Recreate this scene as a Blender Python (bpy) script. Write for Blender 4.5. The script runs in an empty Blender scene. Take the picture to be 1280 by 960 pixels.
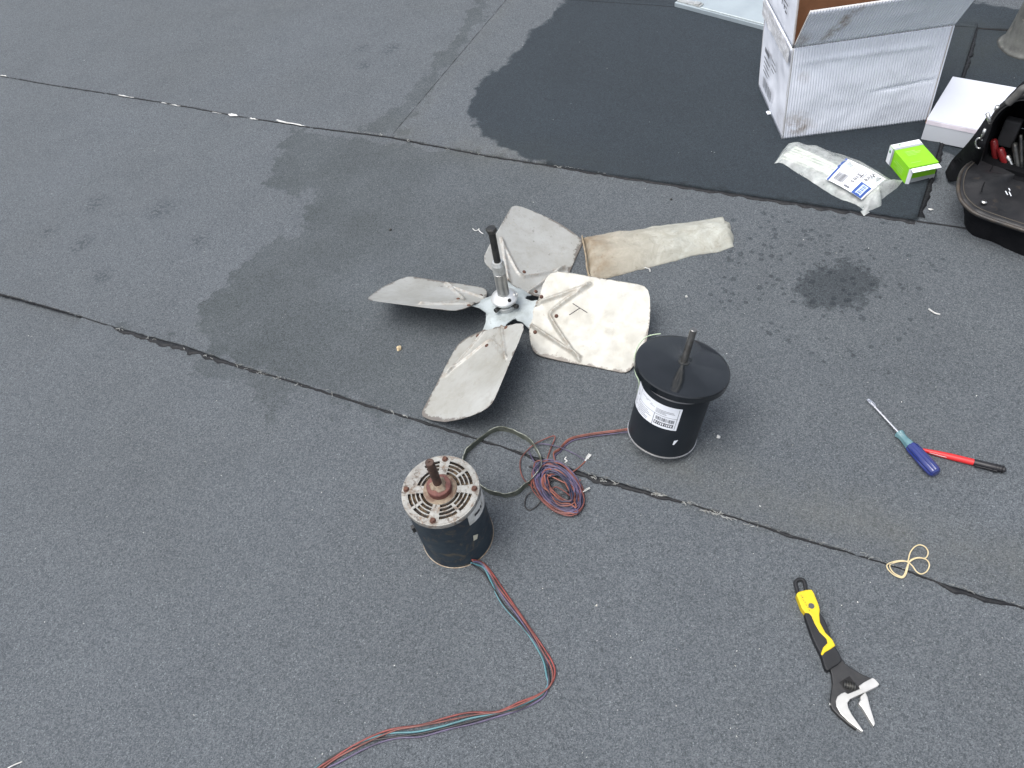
import bpy, bmesh, math, random
import numpy as np
from mathutils import Vector, Matrix, noise
random.seed(7); rng = np.random.default_rng(7)
sc = bpy.context.scene
COL = sc.collection
PI = math.pi; R = math.radians

# ------------------------------------------------------------------ camera
CAM_H = 1.33; PITCH = R(50); ROLL = R(-12.5); FPX = 940.0
Xc = np.array([1.0, 0, 0]); Uc = np.array([0, math.sin(PITCH), math.cos(PITCH)])
Fc = np.array([0, math.cos(PITCH), -math.sin(PITCH)])
Rc = Xc*math.cos(ROLL) + Uc*math.sin(ROLL)
Tc = -Xc*math.sin(ROLL) + Uc*math.cos(ROLL)
cam_d = bpy.data.cameras.new('camera'); cam = bpy.data.objects.new('camera', cam_d); COL.objects.link(cam)
cam_d.sensor_width = 36; cam_d.lens = 36*FPX/1280; cam_d.clip_start = 0.02; cam_d.clip_end = 500
m = Matrix(((Rc[0], Tc[0], -Fc[0], 0), (Rc[1], Tc[1], -Fc[1], 0), (Rc[2], Tc[2], -Fc[2], CAM_H), (0, 0, 0, 1)))
cam.matrix_world = m
sc.camera = cam

# ------------------------------------------------------------------ world and sun (bright overcast)
SUN_EL, SUN_AZ = 70, -115           # azimuth from +Y towards +X
w = bpy.data.worlds.new('World'); sc.world = w; w.use_nodes = True
nt = w.node_tree; bg = nt.nodes['Background']
sky = nt.nodes.new('ShaderNodeTexSky'); sky.sky_type = 'NISHITA'; sky.sun_disc = False
sky.sun_elevation = R(SUN_EL); sky.sun_rotation = R(SUN_AZ); sky.air_density = 1.0; sky.dust_density = 5.0; sky.ozone_density = 1.0
hs = nt.nodes.new('ShaderNodeHueSaturation'); hs.inputs['Saturation'].default_value = .45      # cloud veils the blue
nt.links.new(sky.outputs[0], hs.inputs['Color']); nt.links.new(hs.outputs[0], bg.inputs[0]); bg.inputs[1].default_value = 0.15
sd = bpy.data.lights.new('sun', 'SUN'); sd.energy = 1.35; sd.angle = R(50); sd.color = (1.0, 0.98, 0.95)
sun = bpy.data.objects.new('sun', sd); COL.objects.link(sun)
sv = Vector((math.sin(R(SUN_AZ))*math.cos(R(SUN_EL)), math.cos(R(SUN_AZ))*math.cos(R(SUN_EL)), math.sin(R(SUN_EL))))
sun.rotation_euler = sv.to_track_quat('Z', 'Y').to_euler()
sc.view_settings.view_transform = 'Standard'; sc.view_settings.look = 'None'
sc.view_settings.exposure = 0.80; sc.view_settings.gamma = 1.0

# ------------------------------------------------------------------ measuring: a point of the photograph (1280 wide) on the level z
def ray(px, py):
    d = Rc*(px-640)/FPX - Tc*(py-480)/FPX + Fc
    return d/np.linalg.norm(d)
GZ = 0.002
def W(px, py, z=GZ):
    d = ray(px, py); t = (z-CAM_H)/d[2]
    return Vector((d[0]*t, d[1]*t, z))
def on_plane(px, py, P, n):
    d = Vector(ray(px, py)); C = Vector((0, 0, CAM_H))
    return C + d*((Vector(P)-C).dot(n)/d.dot(n))
def zm(pts, ox, oy, s): return [(ox+x/s, oy+y/s) for x, y in pts]

# ------------------------------------------------------------------ materials
MATS = {}
def srgb(h):
    h = h.lstrip('#'); v = [int(h[i:i+2], 16)/255 for i in (0, 2, 4)]
    return tuple(((c/12.92) if c <= .04045 else ((c+.055)/1.055)**2.4) for c in v)
class NT:
    def __init__(s, name):
        s.m = bpy.data.materials.new(name); s.m.use_nodes = True; s.t = s.m.node_tree
        s.b = s.t.nodes['Principled BSDF']; s.tc = s.t.nodes.new('ShaderNodeTexCoord').outputs['Object']
    def n(s, ty, **k):
        o = s.t.nodes.new(ty)
        for a, v in k.items(): setattr(o, a, v)
        return o
    def set(s, node, i, v):
        if isinstance(v, bpy.types.NodeSocket): s.t.links.new(v, node.inputs[i])
        elif isinstance(v, tuple) and len(v) == 3: node.inputs[i].default_value = (*v, 1)
        else: node.inputs[i].default_value = v
    def noise(s, scale, detail=4, rough=.55, dist=0, vec=None):
        o = s.n('ShaderNodeTexNoise'); s.set(o, 'Vector', vec or s.tc); s.set(o, 'Scale', float(scale)); s.set(o, 'Detail', float(detail))
        s.set(o, 'Roughness', rough); s.set(o, 'Distortion', float(dist)); return o.outputs[0]
    def voro(s, scale, out='Distance', feature='F1', vec=None):
        o = s.n('ShaderNodeTexVoronoi', feature=feature); s.set(o, 'Vector', vec or s.tc); s.set(o, 'Scale', float(scale)); return o.outputs[out]
    def ramp(s, v, a, b, c=0., d=1.):
        o = s.n('ShaderNodeMapRange', clamp=True); s.set(o, 0, v); s.set(o, 1, float(a)); s.set(o, 2, float(b)); s.set(o, 3, float(c)); s.set(o, 4, float(d)); return o.outputs[0]
    def math(s, op, a, b=0.):
        o = s.n('ShaderNodeMath', operation=op); s.set(o, 0, a); s.set(o, 1, b); return o.outputs[0]
    def mix(s, f, a, b, blend='MIX'):
        o = s.n('ShaderNodeMix', data_type='RGBA', blend_type=blend); s.set(o, 0, f); s.set(o, 6, a); s.set(o, 7, b); return o.outputs[2]
    def attr(s, name):
        o = s.n('ShaderNodeAttribute'); o.attribute_name = name; return o.outputs['Fac']
    def bump(s, h, strength, dist, prev=None):
        o = s.n('ShaderNodeBump'); s.set(o, 'Height', h); s.set(o, 'Strength', float(strength)); s.set(o, 'Distance', float(dist))
        if prev: s.set(o, 'Normal', prev)
        s.t.links.new(o.outputs[0], s.b.inputs['Normal']); return o.outputs[0]
    def put(s, color=None, rough=None, metal=None, **k):
        if color is not None: s.set(s.b, 'Base Color', color)
        if rough is not None: s.set(s.b, 'Roughness', rough)
        if metal is not None: s.set(s.b, 'Metallic', metal)
        for a, v in k.items(): s.set(s.b, a.replace('_', ' '), v)
        return s.m
def mat(name, c, rough=.5, metal=0., c2=None, scale=20, lo=.4, hi=.65, c3=None, scale3=60, lo3=.6, hi3=.7, bump=0., bscale=200, bdist=.001, **k):
    """plain worn surface: colour c drifting to c2 on patches, flecks of c3"""
    if name in MATS: return MATS[name]
    t = NT(name); col = c
    nz = t.noise(scale, 6, .6)
    col = t.mix(t.ramp(nz, lo, hi), c, c2 or tuple(x*.8 for x in c))
    if c3: col = t.mix(t.ramp(t.noise(scale3, 5, .65), lo3, hi3), col, c3)
    rg = t.ramp(t.noise(scale*3, 4), .3, .7, max(rough-.08, 0), min(rough+.1, 1))
    if bump: t.bump(t.noise(bscale, 3), bump, bdist)
    MATS[name] = t.put(col, rg, metal, **k); return MATS[name]

def roof_material():
    t = NT('mineral cap sheet')
    geo = t.n('ShaderNodeNewGeometry').outputs['Position']; t.tc = geo
    o = t.n('ShaderNodeTexVoronoi', feature='F1'); t.set(o, 'Vector', geo); t.set(o, 'Scale', 600.)
    cell = t.n('ShaderNodeSeparateColor'); t.set(cell, 0, o.outputs['Color'])
    o2 = t.n('ShaderNodeTexVoronoi', feature='F1'); t.set(o2, 'Vector', geo); t.set(o2, 'Scale', 330.)
    cell2 = t.n('ShaderNodeSeparateColor'); t.set(cell2, 0, o2.outputs['Color'])
    g = t.math('ADD', t.math('MULTIPLY', t.ramp(cell.outputs[0], 0, 1, 0, 1), .65), t.math('MULTIPLY', cell2.outputs[1], .35))
    col = t.mix(t.ramp(g, .15, .85), (.047, .0545, .0615), (.119, .132, .144))
    col = t.mix(t.math('MULTIPLY', t.ramp(cell.outputs[1], .975, .99), .5), col, (.25, .27, .285))
    # slow drift of weathering
    big = t.noise(1.3, 5, .6, .4); mid = t.noise(6, 5, .6)
    col = t.mix(t.ramp(big, .35, .65, 0, .35), col, t.mix(1., col, (1.25, 1.27, 1.32), 'MULTIPLY'))
    col = t.mix(t.ramp(mid, .45, .75, 0, .3), col, t.mix(1., col, (.72, .74, .76), 'MULTIPLY'))
    sc_ = t.ramp(t.noise(2.6, 8, .72, 1.2), .52, .70); col = t.mix(t.math('MULTIPLY', sc_, .30), col, t.mix(1., col, (1.22, 1.22, 1.18), 'MULTIPLY'))
    bald = t.math('MULTIPLY', t.ramp(t.noise(3.5, 3), .5, .6), t.ramp(t.noise(75, 5, .7), .66, .72)); col = t.mix(t.math('MULTIPLY', bald, .6), col, (.03, .033, .036))
    # dried silt, brownish
    silt = t.math('MULTIPLY', t.attr('silt'), t.ramp(t.noise(9, 6, .65), .3, .65))
    col = t.mix(t.math('MULTIPLY', silt, .6), col, t.mix(.55, col, (.14, .135, .105)))
    # damp area (slightly darker) with crisp scalloped edge
    edge = t.math('ADD', t.attr('damp'), t.ramp(t.noise(9, 7, .68), .3, .7, -.045, .040))
    damp = t.ramp(edge, .048, .056); fade = t.ramp(t.attr('dampfade'), .0, 1.0, .62, .10)
    dd = t.math('MULTIPLY', t.math('MULTIPLY', damp, fade), t.ramp(t.noise(4.5, 5, .6), .3, .62, .55, 1.15))
    col = t.mix(dd, col, t.mix(1., col, (.50, .535, .51), 'MULTIPLY'))
    # standing-wet area
    edge = t.math('ADD', t.attr('wet'), t.ramp(t.noise(11, 6, .65), .3, .7, -.025, .025))
    wet = t.ramp(edge, .046, .058)
    col = t.mix(wet, col, t.mix(1., col, (.25, .305, .345), 'MULTIPLY'))
    pud = t.ramp(t.math('ADD', t.attr('puddle'), t.ramp(t.noise(30, 6, .7), .3, .7, -.03, .03)), .044, .062)
    col = t.mix(t.math('MULTIPLY', pud, .85), col, t.mix(1., col, (.42, .45, .47), 'MULTIPLY'))
    # drips: spots around the round puddle mark
    sp = t.voro(62, 'Distance'); sp2 = t.n('ShaderNodeTexVoronoi', feature='F1'); t.set(sp2, 'Vector', geo); t.set(sp2, 'Scale', 62.)
    sc2 = t.n('ShaderNodeSeparateColor'); t.set(sc2, 0, sp2.outputs['Color'])
    dens = t.attr('drip')
    on = t.math('LESS_THAN', sc2.outputs[0], t.math('MULTIPLY', dens, .75))
    rad = t.math('MULTIPLY', sc2.outputs[1], .55)
    spots = t.math('MULTIPLY', on, t.ramp(t.math('SUBTRACT', rad, sp), -.02, .08))
    col = t.mix(t.math('MULTIPLY', spots, .8), col, t.mix(1., col, (.5, .53, .56), 'MULTIPLY'))
    # smudges (prints left by shoes and paws)
    sm = t.math('MULTIPLY', t.attr('smudge'), t.ramp(t.noise(85, 2), .46, .53))
    col = t.mix(t.math('MULTIPLY', sm, .75), col, t.mix(1., col, (.5, .53, .55), 'MULTIPLY'))
    rg = t.mix(wet, (.86,)*3, (.72,)*3)
    b = t.bump(o.outputs['Distance'], .9, .0016)
    t.bump(t.noise(60, 4), .35, .002, b)
    t.put(col, rg, 0., Specular_IOR_Level=.3)
    return t.m
ROOF = roof_material()
BITUMEN = mat('bitumen', (.009, .010, .012), .5, c2=(.016, .017, .019), scale=60, c3=(.06, .065, .07), scale3=160, lo3=.64, hi3=.72, bump=.8, bscale=150, bdist=.003, Specular_IOR_Level=.2)
FILM = mat('white release film', (.62, .63, .62), .5, c2=(.4, .4, .38), scale=60)
FRAY = mat('frayed fleece', (.3, .31, .3), .8, c2=(.12, .12, .11), scale=150)
GRIT = mat('pale grit', (.6, .6, .58), .7, c2=(.35, .34, .3), scale=50)

# ------------------------------------------------------------------ object helpers
def link(name, me, m=None, parent=None, smooth=False):
    o = bpy.data.objects.new(name, me); COL.objects.link(o)
    if m is not None and not me.materials:
        for mm in (m if isinstance(m, (list, tuple)) else [m]): me.materials.append(mm)
    if parent: o.parent = parent; o.matrix_parent_inverse = parent.matrix_world.inverted()
    if smooth: me.polygons.foreach_set('use_smooth', [True]*len(me.polygons))
    return o
def tag(o, label, cat, group=None):
    o['label'] = label; o['category'] = cat
    if group: o['group'] = group
    return o
def empty(name, loc, label, cat, group=None):
    o = bpy.data.objects.new(name, None); COL.objects.link(o); o.location = loc
    o.empty_display_size = .05
    o.matrix_world = Matrix.Translation(Vector(loc)); tag(o, label, cat, group); return o
def mesh(V, F, name='mesh'):
    me = bpy.data.meshes.new(name); me.from_pydata([tuple(v) for v in V], [], F); me.update(); return me
class MB:
    def __init__(s): s.V = []; s.F = []; s.M = []
    def add(s, V, F, mi=0):
        b = len(s.V); s.V += [tuple(v) for v in V]; s.F += [tuple(b+i for i in f) for f in F]; s.M += [mi]*len(F)
    def grid(s, P, closeu=False, closev=False, mi=0):
        P = np.asarray(P, float); nu, nv = P.shape[:2]; b = len(s.V); s.V += [tuple(p) for p in P.reshape(-1, 3)]
        for i in range(nu if closeu else nu-1):
            for j in range(nv if closev else nv-1):
                i2 = (i+1) % nu; j2 = (j+1) % nv
                s.F.append((b+i*nv+j, b+i2*nv+j, b+i2*nv+j2, b+i*nv+j2)); s.M.append(mi)
    def lathe(s, P0, ax, prof, seg=40, mod=None, cap=True, mi=0):
        """prof: (height, radius) along ax from P0"""
        ax = Vector(ax).normalized(); u = ax.orthogonal().normalized(); v = ax.cross(u); P0 = Vector(P0)
        rows = []
        for h, r in prof:
            row = []
            for k in range(seg):
                a = 2*PI*k/seg; rr = r*(mod(a, h) if mod else 1)
                row.append(P0+ax*h+(u*math.cos(a)+v*math.sin(a))*rr)
            rows.append(row)
        b = len(s.V); s.grid([[tuple(p) for p in r] for r in rows], closev=True, mi=mi)
        n = len(prof)
        if cap:
            s.F.append(tuple(b+k for k in range(seg))[::-1]); s.M.append(mi)
            s.F.append(tuple(b+(n-1)*seg+k for k in range(seg))); s.M.append(mi)
    def tube(s, pts, r, seg=8, closed=False, mi=0, taper=None):
        P = [Vector(p) for p in pts]; n = len(P); rows = []; up = Vector((0, 0, 1)); prev = None
        for i in range(n):
            t = (P[(i+1) % n]-P[i-1]) if closed else (P[min(i+1, n-1)]-P[max(i-1, 0)])
            t.normalize()
            u = prev-t*prev.dot(t) if prev else (up-t*up.dot(t))
            if u.length < 1e-4: u = t.orthogonal()
            u.normalize(); prev = u; v = t.cross(u); rr = r*(taper(i/(n-1)) if taper else 1)
            rows.append([tuple(P[i]+(u*math.cos(2*PI*k/seg)+v*math.sin(2*PI*k/seg))*rr) for k in range(seg)])
        b = len(s.V); s.grid(rows, closeu=closed, closev=True, mi=mi)
        if not closed:
            s.F.append(tuple(b+k for k in range(seg))[::-1]); s.F.append(tuple(b+(n-1)*seg+k for k in range(seg))); s.M += [mi, mi]
    def box(s, c, x, y, z, mi=0):
        """centre and three half-axis vectors"""
        c, x, y, z = map(Vector, (c, x, y, z)); V = [c+x*a+y*b+z*d for d in (-1, 1) for b in (-1, 1) for a in (-1, 1)]
        s.add(V, [(0, 2, 3, 1), (4, 5, 7, 6), (0, 1, 5, 4), (2, 6, 7, 3), (0, 4, 6, 2), (1, 3, 7, 5)], mi)
    def hexa(s, B, T, mi=0):
        s.add(list(B)+list(T), [(3, 2, 1, 0), (4, 5, 6, 7)]+[(i, (i+1) % 4, (i+1) % 4+4, i+4) for i in range(4)], mi)
    def build(s, name, m, parent=None, smooth=False, bevel=0, seg=2, auto=None):
        me = mesh(s.V, s.F, name)
        for mm in (m if isinstance(m, (list, tuple)) else [m]): me.materials.append(mm)
        me.polygons.foreach_set('material_index', s.M)
        bm = bmesh.new(); bm.from_mesh(me); bmesh.ops.recalc_face_normals(bm, faces=bm.faces)
        if bevel:
            es = [e for e in bm.edges if len(e.link_faces) == 2 and e.calc_face_angle(0) > R(25)]
            bmesh.ops.bevel(bm, geom=es, offset=bevel, segments=seg, affect='EDGES', profile=.5)
        if auto:
            for e in bm.edges:
                if len(e.link_faces) == 2 and e.calc_face_angle(0) > R(auto): e.smooth = False
            for fc in bm.faces: fc.smooth = True
        bm.to_mesh(me); bm.free()
        return link(name, me, None, parent, smooth)
def spline(pts, n=8, closed=False):
    """Catmull-Rom through the points"""
    P = [Vector(p) for p in pts]; k = len(P); out = []
    for i in range(k if closed else k-1):
        a, b, c, d = (P[(i-1) % k], P[i], P[(i+1) % k], P[(i+2) % k]) if closed else (P[max(i-1, 0)], P[i], P[i+1], P[min(i+2, k-1)])
        for j in range(n):
            t = j/n; out.append(.5*((2*b)+(c-a)*t+(2*a-5*b+4*c-d)*t*t+(3*b-a-3*c+d)*t**3))
    if not closed: out.append(P[-1])
    return out
def fbm(p, s, o=3): return noise.fractal(Vector(p)*s, 1., 2., o)
def pillow(outline, M0, M1, h, z0=GZ, rings=10, nrm=.0015, nsc=30, flat=4, seed=0, lift=None, under=True):
    """an inflated flat thing: outline (world points) filled towards the segment M0-M1"""
    P = outline; M0 = Vector(M0); M1 = Vector(M1); d = M1-M0; V = []; F = []; n = len(P)
    Vt = []
    for i in range(rings+1):
        q = (i/rings)
        for p in P:
            p = Vector((p.x, p.y, 0)); t = max(0, min(1, (p-M0.xy.to_3d()).dot(d.xy.to_3d())/d.xy.to_3d().length_squared))
            c = M0.xy.to_3d().lerp(M1.xy.to_3d(), t); v = p.lerp(c, q); rho = 1-q
            hh = h*(1-rho**flat)
            if lift: hh *= lift(t)
            nz = fbm((v.x+seed, v.y, 0), nsc, 4)*nrm*min(1, q*4+.2)
            Vt.append((v.x, v.y, z0+max(.0008, hh+nz+.0008), t))
    V = [v[:3] for v in Vt]
    for i in range(rings):
        for j in range(n):
            F.append((i*n+j, i*n+(j+1) % n, (i+1)*n+(j+1) % n, (i+1)*n+j))
    if under:
        b = len(V); V += [(p.x, p.y, z0) for p in P]
        for j in range(n): F.append((b+j, b+(j+1) % n, (j+1) % n, j))
        F.append(tuple(b+j for j in range(n))[::-1])
    me = mesh(V, F)
    at = me.attributes.new('along', 'FLOAT', 'POINT'); a = [v[3] for v in Vt]+([0]*n if under else [])
    at.data.foreach_set('value', a)
    return me
def resample(P, step, jit=0, seed=0):
    out = []
    n = len(P)
    for i in range(n):
        a, b = P[i], P[(i+1) % n]; k = max(1, int((b-a).length/step))
        for j in range(k):
            v = a.lerp(b, j/k)
            if jit: v = v+Vector((fbm((v.x*1+seed, v.y, 3), 60), fbm((v.x, v.y+seed, 9), 60), 0))*jit
            out.append(v)
    return out
def slab(outline, z0, z1, mbuild=None, jit=0):
    """upright-sided plate from world points"""
    mb = mbuild or MB(); n = len(outline)
    mb.add([(p.x, p.y, z0) for p in outline]+[(p.x, p.y, z1) for p in outline],
           [tuple(range(n))[::-1], tuple(range(n, 2*n))]+[(i, (i+1) % n, (i+1) % n+n, i+n) for i in range(n)])
    return mb
def text_polys(s, size=1.0):
    """flat letters as (verts, faces), origin bottom left, height about size"""
    cu = bpy.data.curves.new('letters', 'FONT'); cu.body = s; cu.size = size; cu.resolution_u = 2
    o = bpy.data.objects.new('letters', cu); COL.objects.link(o); dg = bpy.context.evaluated_depsgraph_get(); dg.update()
    me = o.evaluated_get(dg).to_mesh(); V = [tuple(v.co) for v in me.vertices]; F = [tuple(p.vertices) for p in me.polygons]
    o.evaluated_get(dg).to_mesh_clear(); bpy.data.objects.remove(o); bpy.data.curves.remove(cu); return V, F
def print_on(mb, fn, items, mi=0):
    """flat print: items are ('r',x0,y0,x1,y1) or ('t',x,y,height,text,width) in label coordinates; fn maps to the surface"""
    for it in items:
        if it[0] == 'r':
            _, x0, y0, x1, y1 = it; k = max(1, int(abs(x1-x0)/.08))
            for i in range(k):
                a = x0+(x1-x0)*i/k; b = x0+(x1-x0)*(i+1)/k
                mb.add([fn(a, y0), fn(b, y0), fn(b, y1), fn(a, y1)], [(0, 1, 2, 3)], mi)
        else:
            _, x, y, h, s, wd = it; V, F = text_polys(s); mx = max(v[0] for v in V)
            mb.add([fn(x+v[0]/mx*wd, y+v[1]*h) for v in V], F, mi)

# ------------------------------------------------------------------ the roof
E1 = np.array([math.cos(R(-35)), math.sin(R(-35))]); N1 = np.array([-E1[1], E1[0]])
def uv(p): return float(p[0]*E1[0]+p[1]*E1[1]), float(p[0]*N1[0]+p[1]*N1[1])
def xy(u, v): return E1*u + N1*v
def seam_curve(px):
    a = sorted(uv(W(*p)) for p in px); U = [q[0] for q in a]; Vv = [q[1] for q in a]
    return lambda u: np.interp(u, U, Vv)
S1px = [(0, 95), (60, 106), (140, 118), (235, 134), (300, 146), (392, 160), (490, 172), (560, 186), (620, 197), (680, 206), (760, 219), (830, 229), (930, 244), (1040, 260), (1145, 276), (1200, 284), (1280, 297)]
S2px = [(0, 367), (60, 383), (147, 410), (230, 432), (300, 457), (400, 487), (470, 509), (540, 530), (640, 562), (740, 594), (820, 617), (900, 641), (1000, 672), (1100, 702), (1200, 736), (1280, 760)]
s1 = seam_curve(S1px); s2 = seam_curve(S2px)
a3 = [uv(W(490, 172)), uv(W(635, 0))]; a4 = [uv(W(1145, 276)), uv(W(1212, 62))]
def lin(a): return lambda v: a[0][0]+(v-a[0][1])/(a[1][1]-a[0][1])*(a[1][0]-a[0][0])
l3, l4 = lin(a3), lin(a4)
def polydist(px, P, closed=True):
    """signed distance (inside positive) of points P (n,2) to polygon"""
    q = np.array([[W(*p).x, W(*p).y] for p in px]) if len(px[0]) == 2 else np.array(px)
    d = np.full(len(P), 1e9); ins = np.zeros(len(P), bool); n = len(q)
    for i in range(n if closed else n-1):
        a = q[i]; b = q[(i+1) % n]; ab = b-a; t = np.clip(((P-a)@ab)/(ab@ab), 0, 1)
        d = np.minimum(d, np.hypot(*(P-a-t[:, None]*ab).T))
        c = ((a[1] > P[:, 1]) != (b[1] > P[:, 1])); den = (b[1]-a[1]) if b[1] != a[1] else 1e-9
        ins ^= c & (P[:, 0] < (b[0]-a[0])*(P[:, 1]-a[1])/den+a[0])
    return np.where(ins, d, -d) if closed else d
WET = [(720, -60), (706, 0), (690, 22), (664, 38), (650, 60), (632, 80), (612, 92), (594, 112), (586, 138), (592, 158), (612, 176), (650, 196), (700, 209), (760, 219), (930, 244), (1145, 276), (1175, 190), (1290, 215), (1290, 12), (1212, 2), (1180, -60)]
WET2 = [(720, -60), (706, 0), (690, 22), (664, 38), (650, 60), (632, 80), (612, 92), (594, 112), (586, 138), (592, 158), (612, 176), (650, 196), (690, 214), (700, 240), (930, 290), (1200, 330), (1300, 100), (1290, 12), (1212, 2), (1180, -60)]
DAMPL = [(362, 160), (350, 190), (336, 214), (338, 236), (362, 246), (386, 240), (388, 262), (372, 290), (338, 298), (318, 308), (300, 335), (272, 356), (256, 380), (246, 408), (252, 440), (300, 457)]
DAMP = DAMPL+[(540, 530), (1280, 760), (1500, 800), (1500, 330), (1280, 297), (1145, 276), (830, 229), (560, 186)]
DAMP2 = [(440, 168), (470, 150), (505, 128), (520, 100), (545, 70), (570, 50), (582, 20), (600, 0), (640, -30), (500, 172)]
DAMP3 = [(160, 412), (250, 440), (300, 457), (420, 492), (540, 530), (540, 540), (400, 508), (360, 520), (320, 498), (290, 478), (240, 450)]
PUD = [(990, 362), (1000, 345), (1025, 332), (1055, 328), (1085, 334), (1098, 350), (1094, 370), (1072, 384), (1040, 388), (1005, 380)]
def fields(me, P):
    P = np.asarray(P)[:, :2]
    def put(name, v):
        a = me.attributes.new(name, 'FLOAT', 'POINT'); a.data.foreach_set('value', np.asarray(v, np.float32))
    u = P@E1; v = P@N1
    wet = np.where(u > l4(v)+.002, polydist(WET, P), polydist(WET2, P)); wet = np.where(v < s1(u)-.004, -1, wet)
    put('wet', np.clip(wet+.05, 0, 1)); put('puddle', np.clip(polydist(PUD, P)+.05, 0, 1))
    damp = np.maximum.reduce([polydist(DAMP, P), polydist(DAMP2, P)*.8, polydist(DAMP3, P)*.5]); put('damp', np.clip(damp+.05, 0, 1))
    u = P@E1; v = P@N1
    put('dampfade', np.where(v < s2(u)-.001, np.maximum(.42, np.clip(polydist(DAMPL, P, False), 0, 3)), np.where(v > s1(u), .25, np.clip(polydist(DAMPL, P, False), 0, 3))))
    a = .65*np.clip(1-np.abs(v-s2(u)-.07)/.10, 0, 1)*np.clip((u+.9)/.8, 0, 1)
    b = np.clip(1-np.abs(v-s1(u)-.03)/.13, 0, 1)*np.exp(-((u+1.05)/.4)**2)
    d3 = polydist([(490, 172), (560, 88), (600, 45), (635, 0)], P, False); c = np.clip(1-d3/.07, 0, 1)
    d4 = polydist([(1200, 75), (1230, 40), (1262, 70)], P, False); e = np.clip(1-d4/.12, 0, 1)
    put('silt', np.clip(a+b*.8+c*.45*(u > l3(v))+e*1.6, 0, 1))
    pc = np.array(W(1045, 352).xy); r = np.hypot(*(P-pc).T)
    p2 = np.array(W(985, 330).xy); r2 = np.hypot(*(P-p2).T)
    put('drip', np.clip(1.05-r/.30, 0, 1)*.9+np.clip(1.15-r2/.22, 0, 1)*.9)
    sm = np.zeros(len(P))
    for px, py, rr in [(105, 303, .035), (98, 308, .03), (200, 262, .05), (128, 345, .035), (490, 60, .04), (484, 64, .03), (250, 300, .03), (60, 290, .03), (452, 60, .03), (455, 82, .035), (120, 255, .05)]:
        q = np.array(W(px, py).xy); sm = np.maximum(sm, np.clip(1.3-np.hypot(*(P-q).T)/rr, 0, 1))
    put('smudge', sm)
roof = bpy.data.objects.new('flat_roof', None); COL.objects.link(roof); roof['kind'] = 'structure'
LIPW = .10
def sheet(u0, u1, va, vb, step, zbase=0., left=None, right=None, lip=True):
    """one membrane sheet: lower edge curve va(u), upper edge vb(u); the lower edge lies proud of the sheet before it"""
    nu = int((u1-u0)/step)+1; tv = np.concatenate([[0, .004, .01, .02], np.linspace(.03, 1, max(4, int(1/step)))]) if step < .03 else np.linspace(0, 1, 12)
    U = np.linspace(0, 1, nu); V = []
    for a in U:
        for b in tv:
            v = None
            lo = u0; hi = u1
            vv = va(u0+(u1-u0)*a)*(1-b)+vb(u0+(u1-u0)*a)*b
            if left: lo = left(vv)
            if right: hi = right(vv)
            u = lo+(hi-lo)*a
            v0 = va(u); v1 = vb(u); v = v0*(1-b)+v1*b
            jit = fbm((u*40, 1.7+zbase*100, 0), 1, 4)*.0035
            if lip and b < .03: v += jit*(1-b/.03)
            rise = .0045*math.exp(-((v-v0)/.035)**1.3 if v > v0 else 0) if lip else 0
            rise *= 1+.5*fbm((u*9, 4.1, 0), 1, 3)
            if left: rise = max(rise, .004*math.exp(-(max(0, u-lo)/.03)))
            if right: rise = max(rise, .004*math.exp(-(max(0, hi-u)/.03)))
            und = fbm((u*1.6, v*1.6, 0), 1, 3)*.0009
            if b > .97: rise = min(rise, .0004)
            p = xy(u, v); V.append((p[0], p[1], .002+zbase+rise+min(0, und)))
    nv = len(tv); F = []
    for i in range(nu-1):
        for j in range(nv-1): F.append((i*nv+j, (i+1)*nv+j, (i+1)*nv+j+1, i*nv+j+1))
    # edge faces down to the sheet beneath
    b0 = len(V)
    ring = [i*nv for i in range(nu)]+[(nu-1)*nv+j for j in range(1, nv)]+[i*nv+nv-1 for i in range(nu-2, -1, -1)]+[j for j in range(nv-2, 0, -1)]
    V += [(V[r][0], V[r][1], -.001+zbase) for r in ring]; k = len(ring)
    for i in range(k): F.append((ring[i], b0+i, b0+(i+1) % k, ring[(i+1) % k]))
    me = mesh(V, F); fields(me, np.array(V)[:, :2])
    o = link('membrane_sheet', me, ROOF, roof, True)
    return o
cst = lambda c: (lambda u: c+0*u)
ov = lambda f, d: (lambda u: f(u)+d)
sheet(-1.9, 1.1, cst(-.27), ov(s2, .03), .009)                                  # nearest row
sheet(-4.9, 1.1, s2, ov(s1, .03), .009)                                         # middle row
sheet(-4.9, l3(1.73)-.0, s1, cst(2.75), .011, left=None, right=lambda v: l3(v)+.03)   # far row, left
sheet(l3(1.73), l4(1.73), s1, cst(2.75), .010, zbase=.0030, left=l3, right=l4)   # far row, middle
sheet(l4(1.73)-.04, 2.2, s1, cst(2.75), .012, left=lambda v: l4(v)-.03)         # far row, right
sheet(-5.2, 2.4, cst(2.72), cst(3.75), .014, zbase=.0)
for k in range(3): sheet(-6, 4, cst(3.72+k), cst(4.75+k), .2)
for k in range(3): sheet(-5, 4, cst(-1.27-k), cst(-.24-k), .2)
for k in range(4): pass
# the deck under and around the sheets
V = [(-60, -60, -.012), (60, -60, -.012), (60, 60, -.012), (-60, 60, -.012)]
base = link('roof_deck', mesh(V, [(0, 1, 2, 3)]), ROOF); base['kind'] = 'structure'

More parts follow.
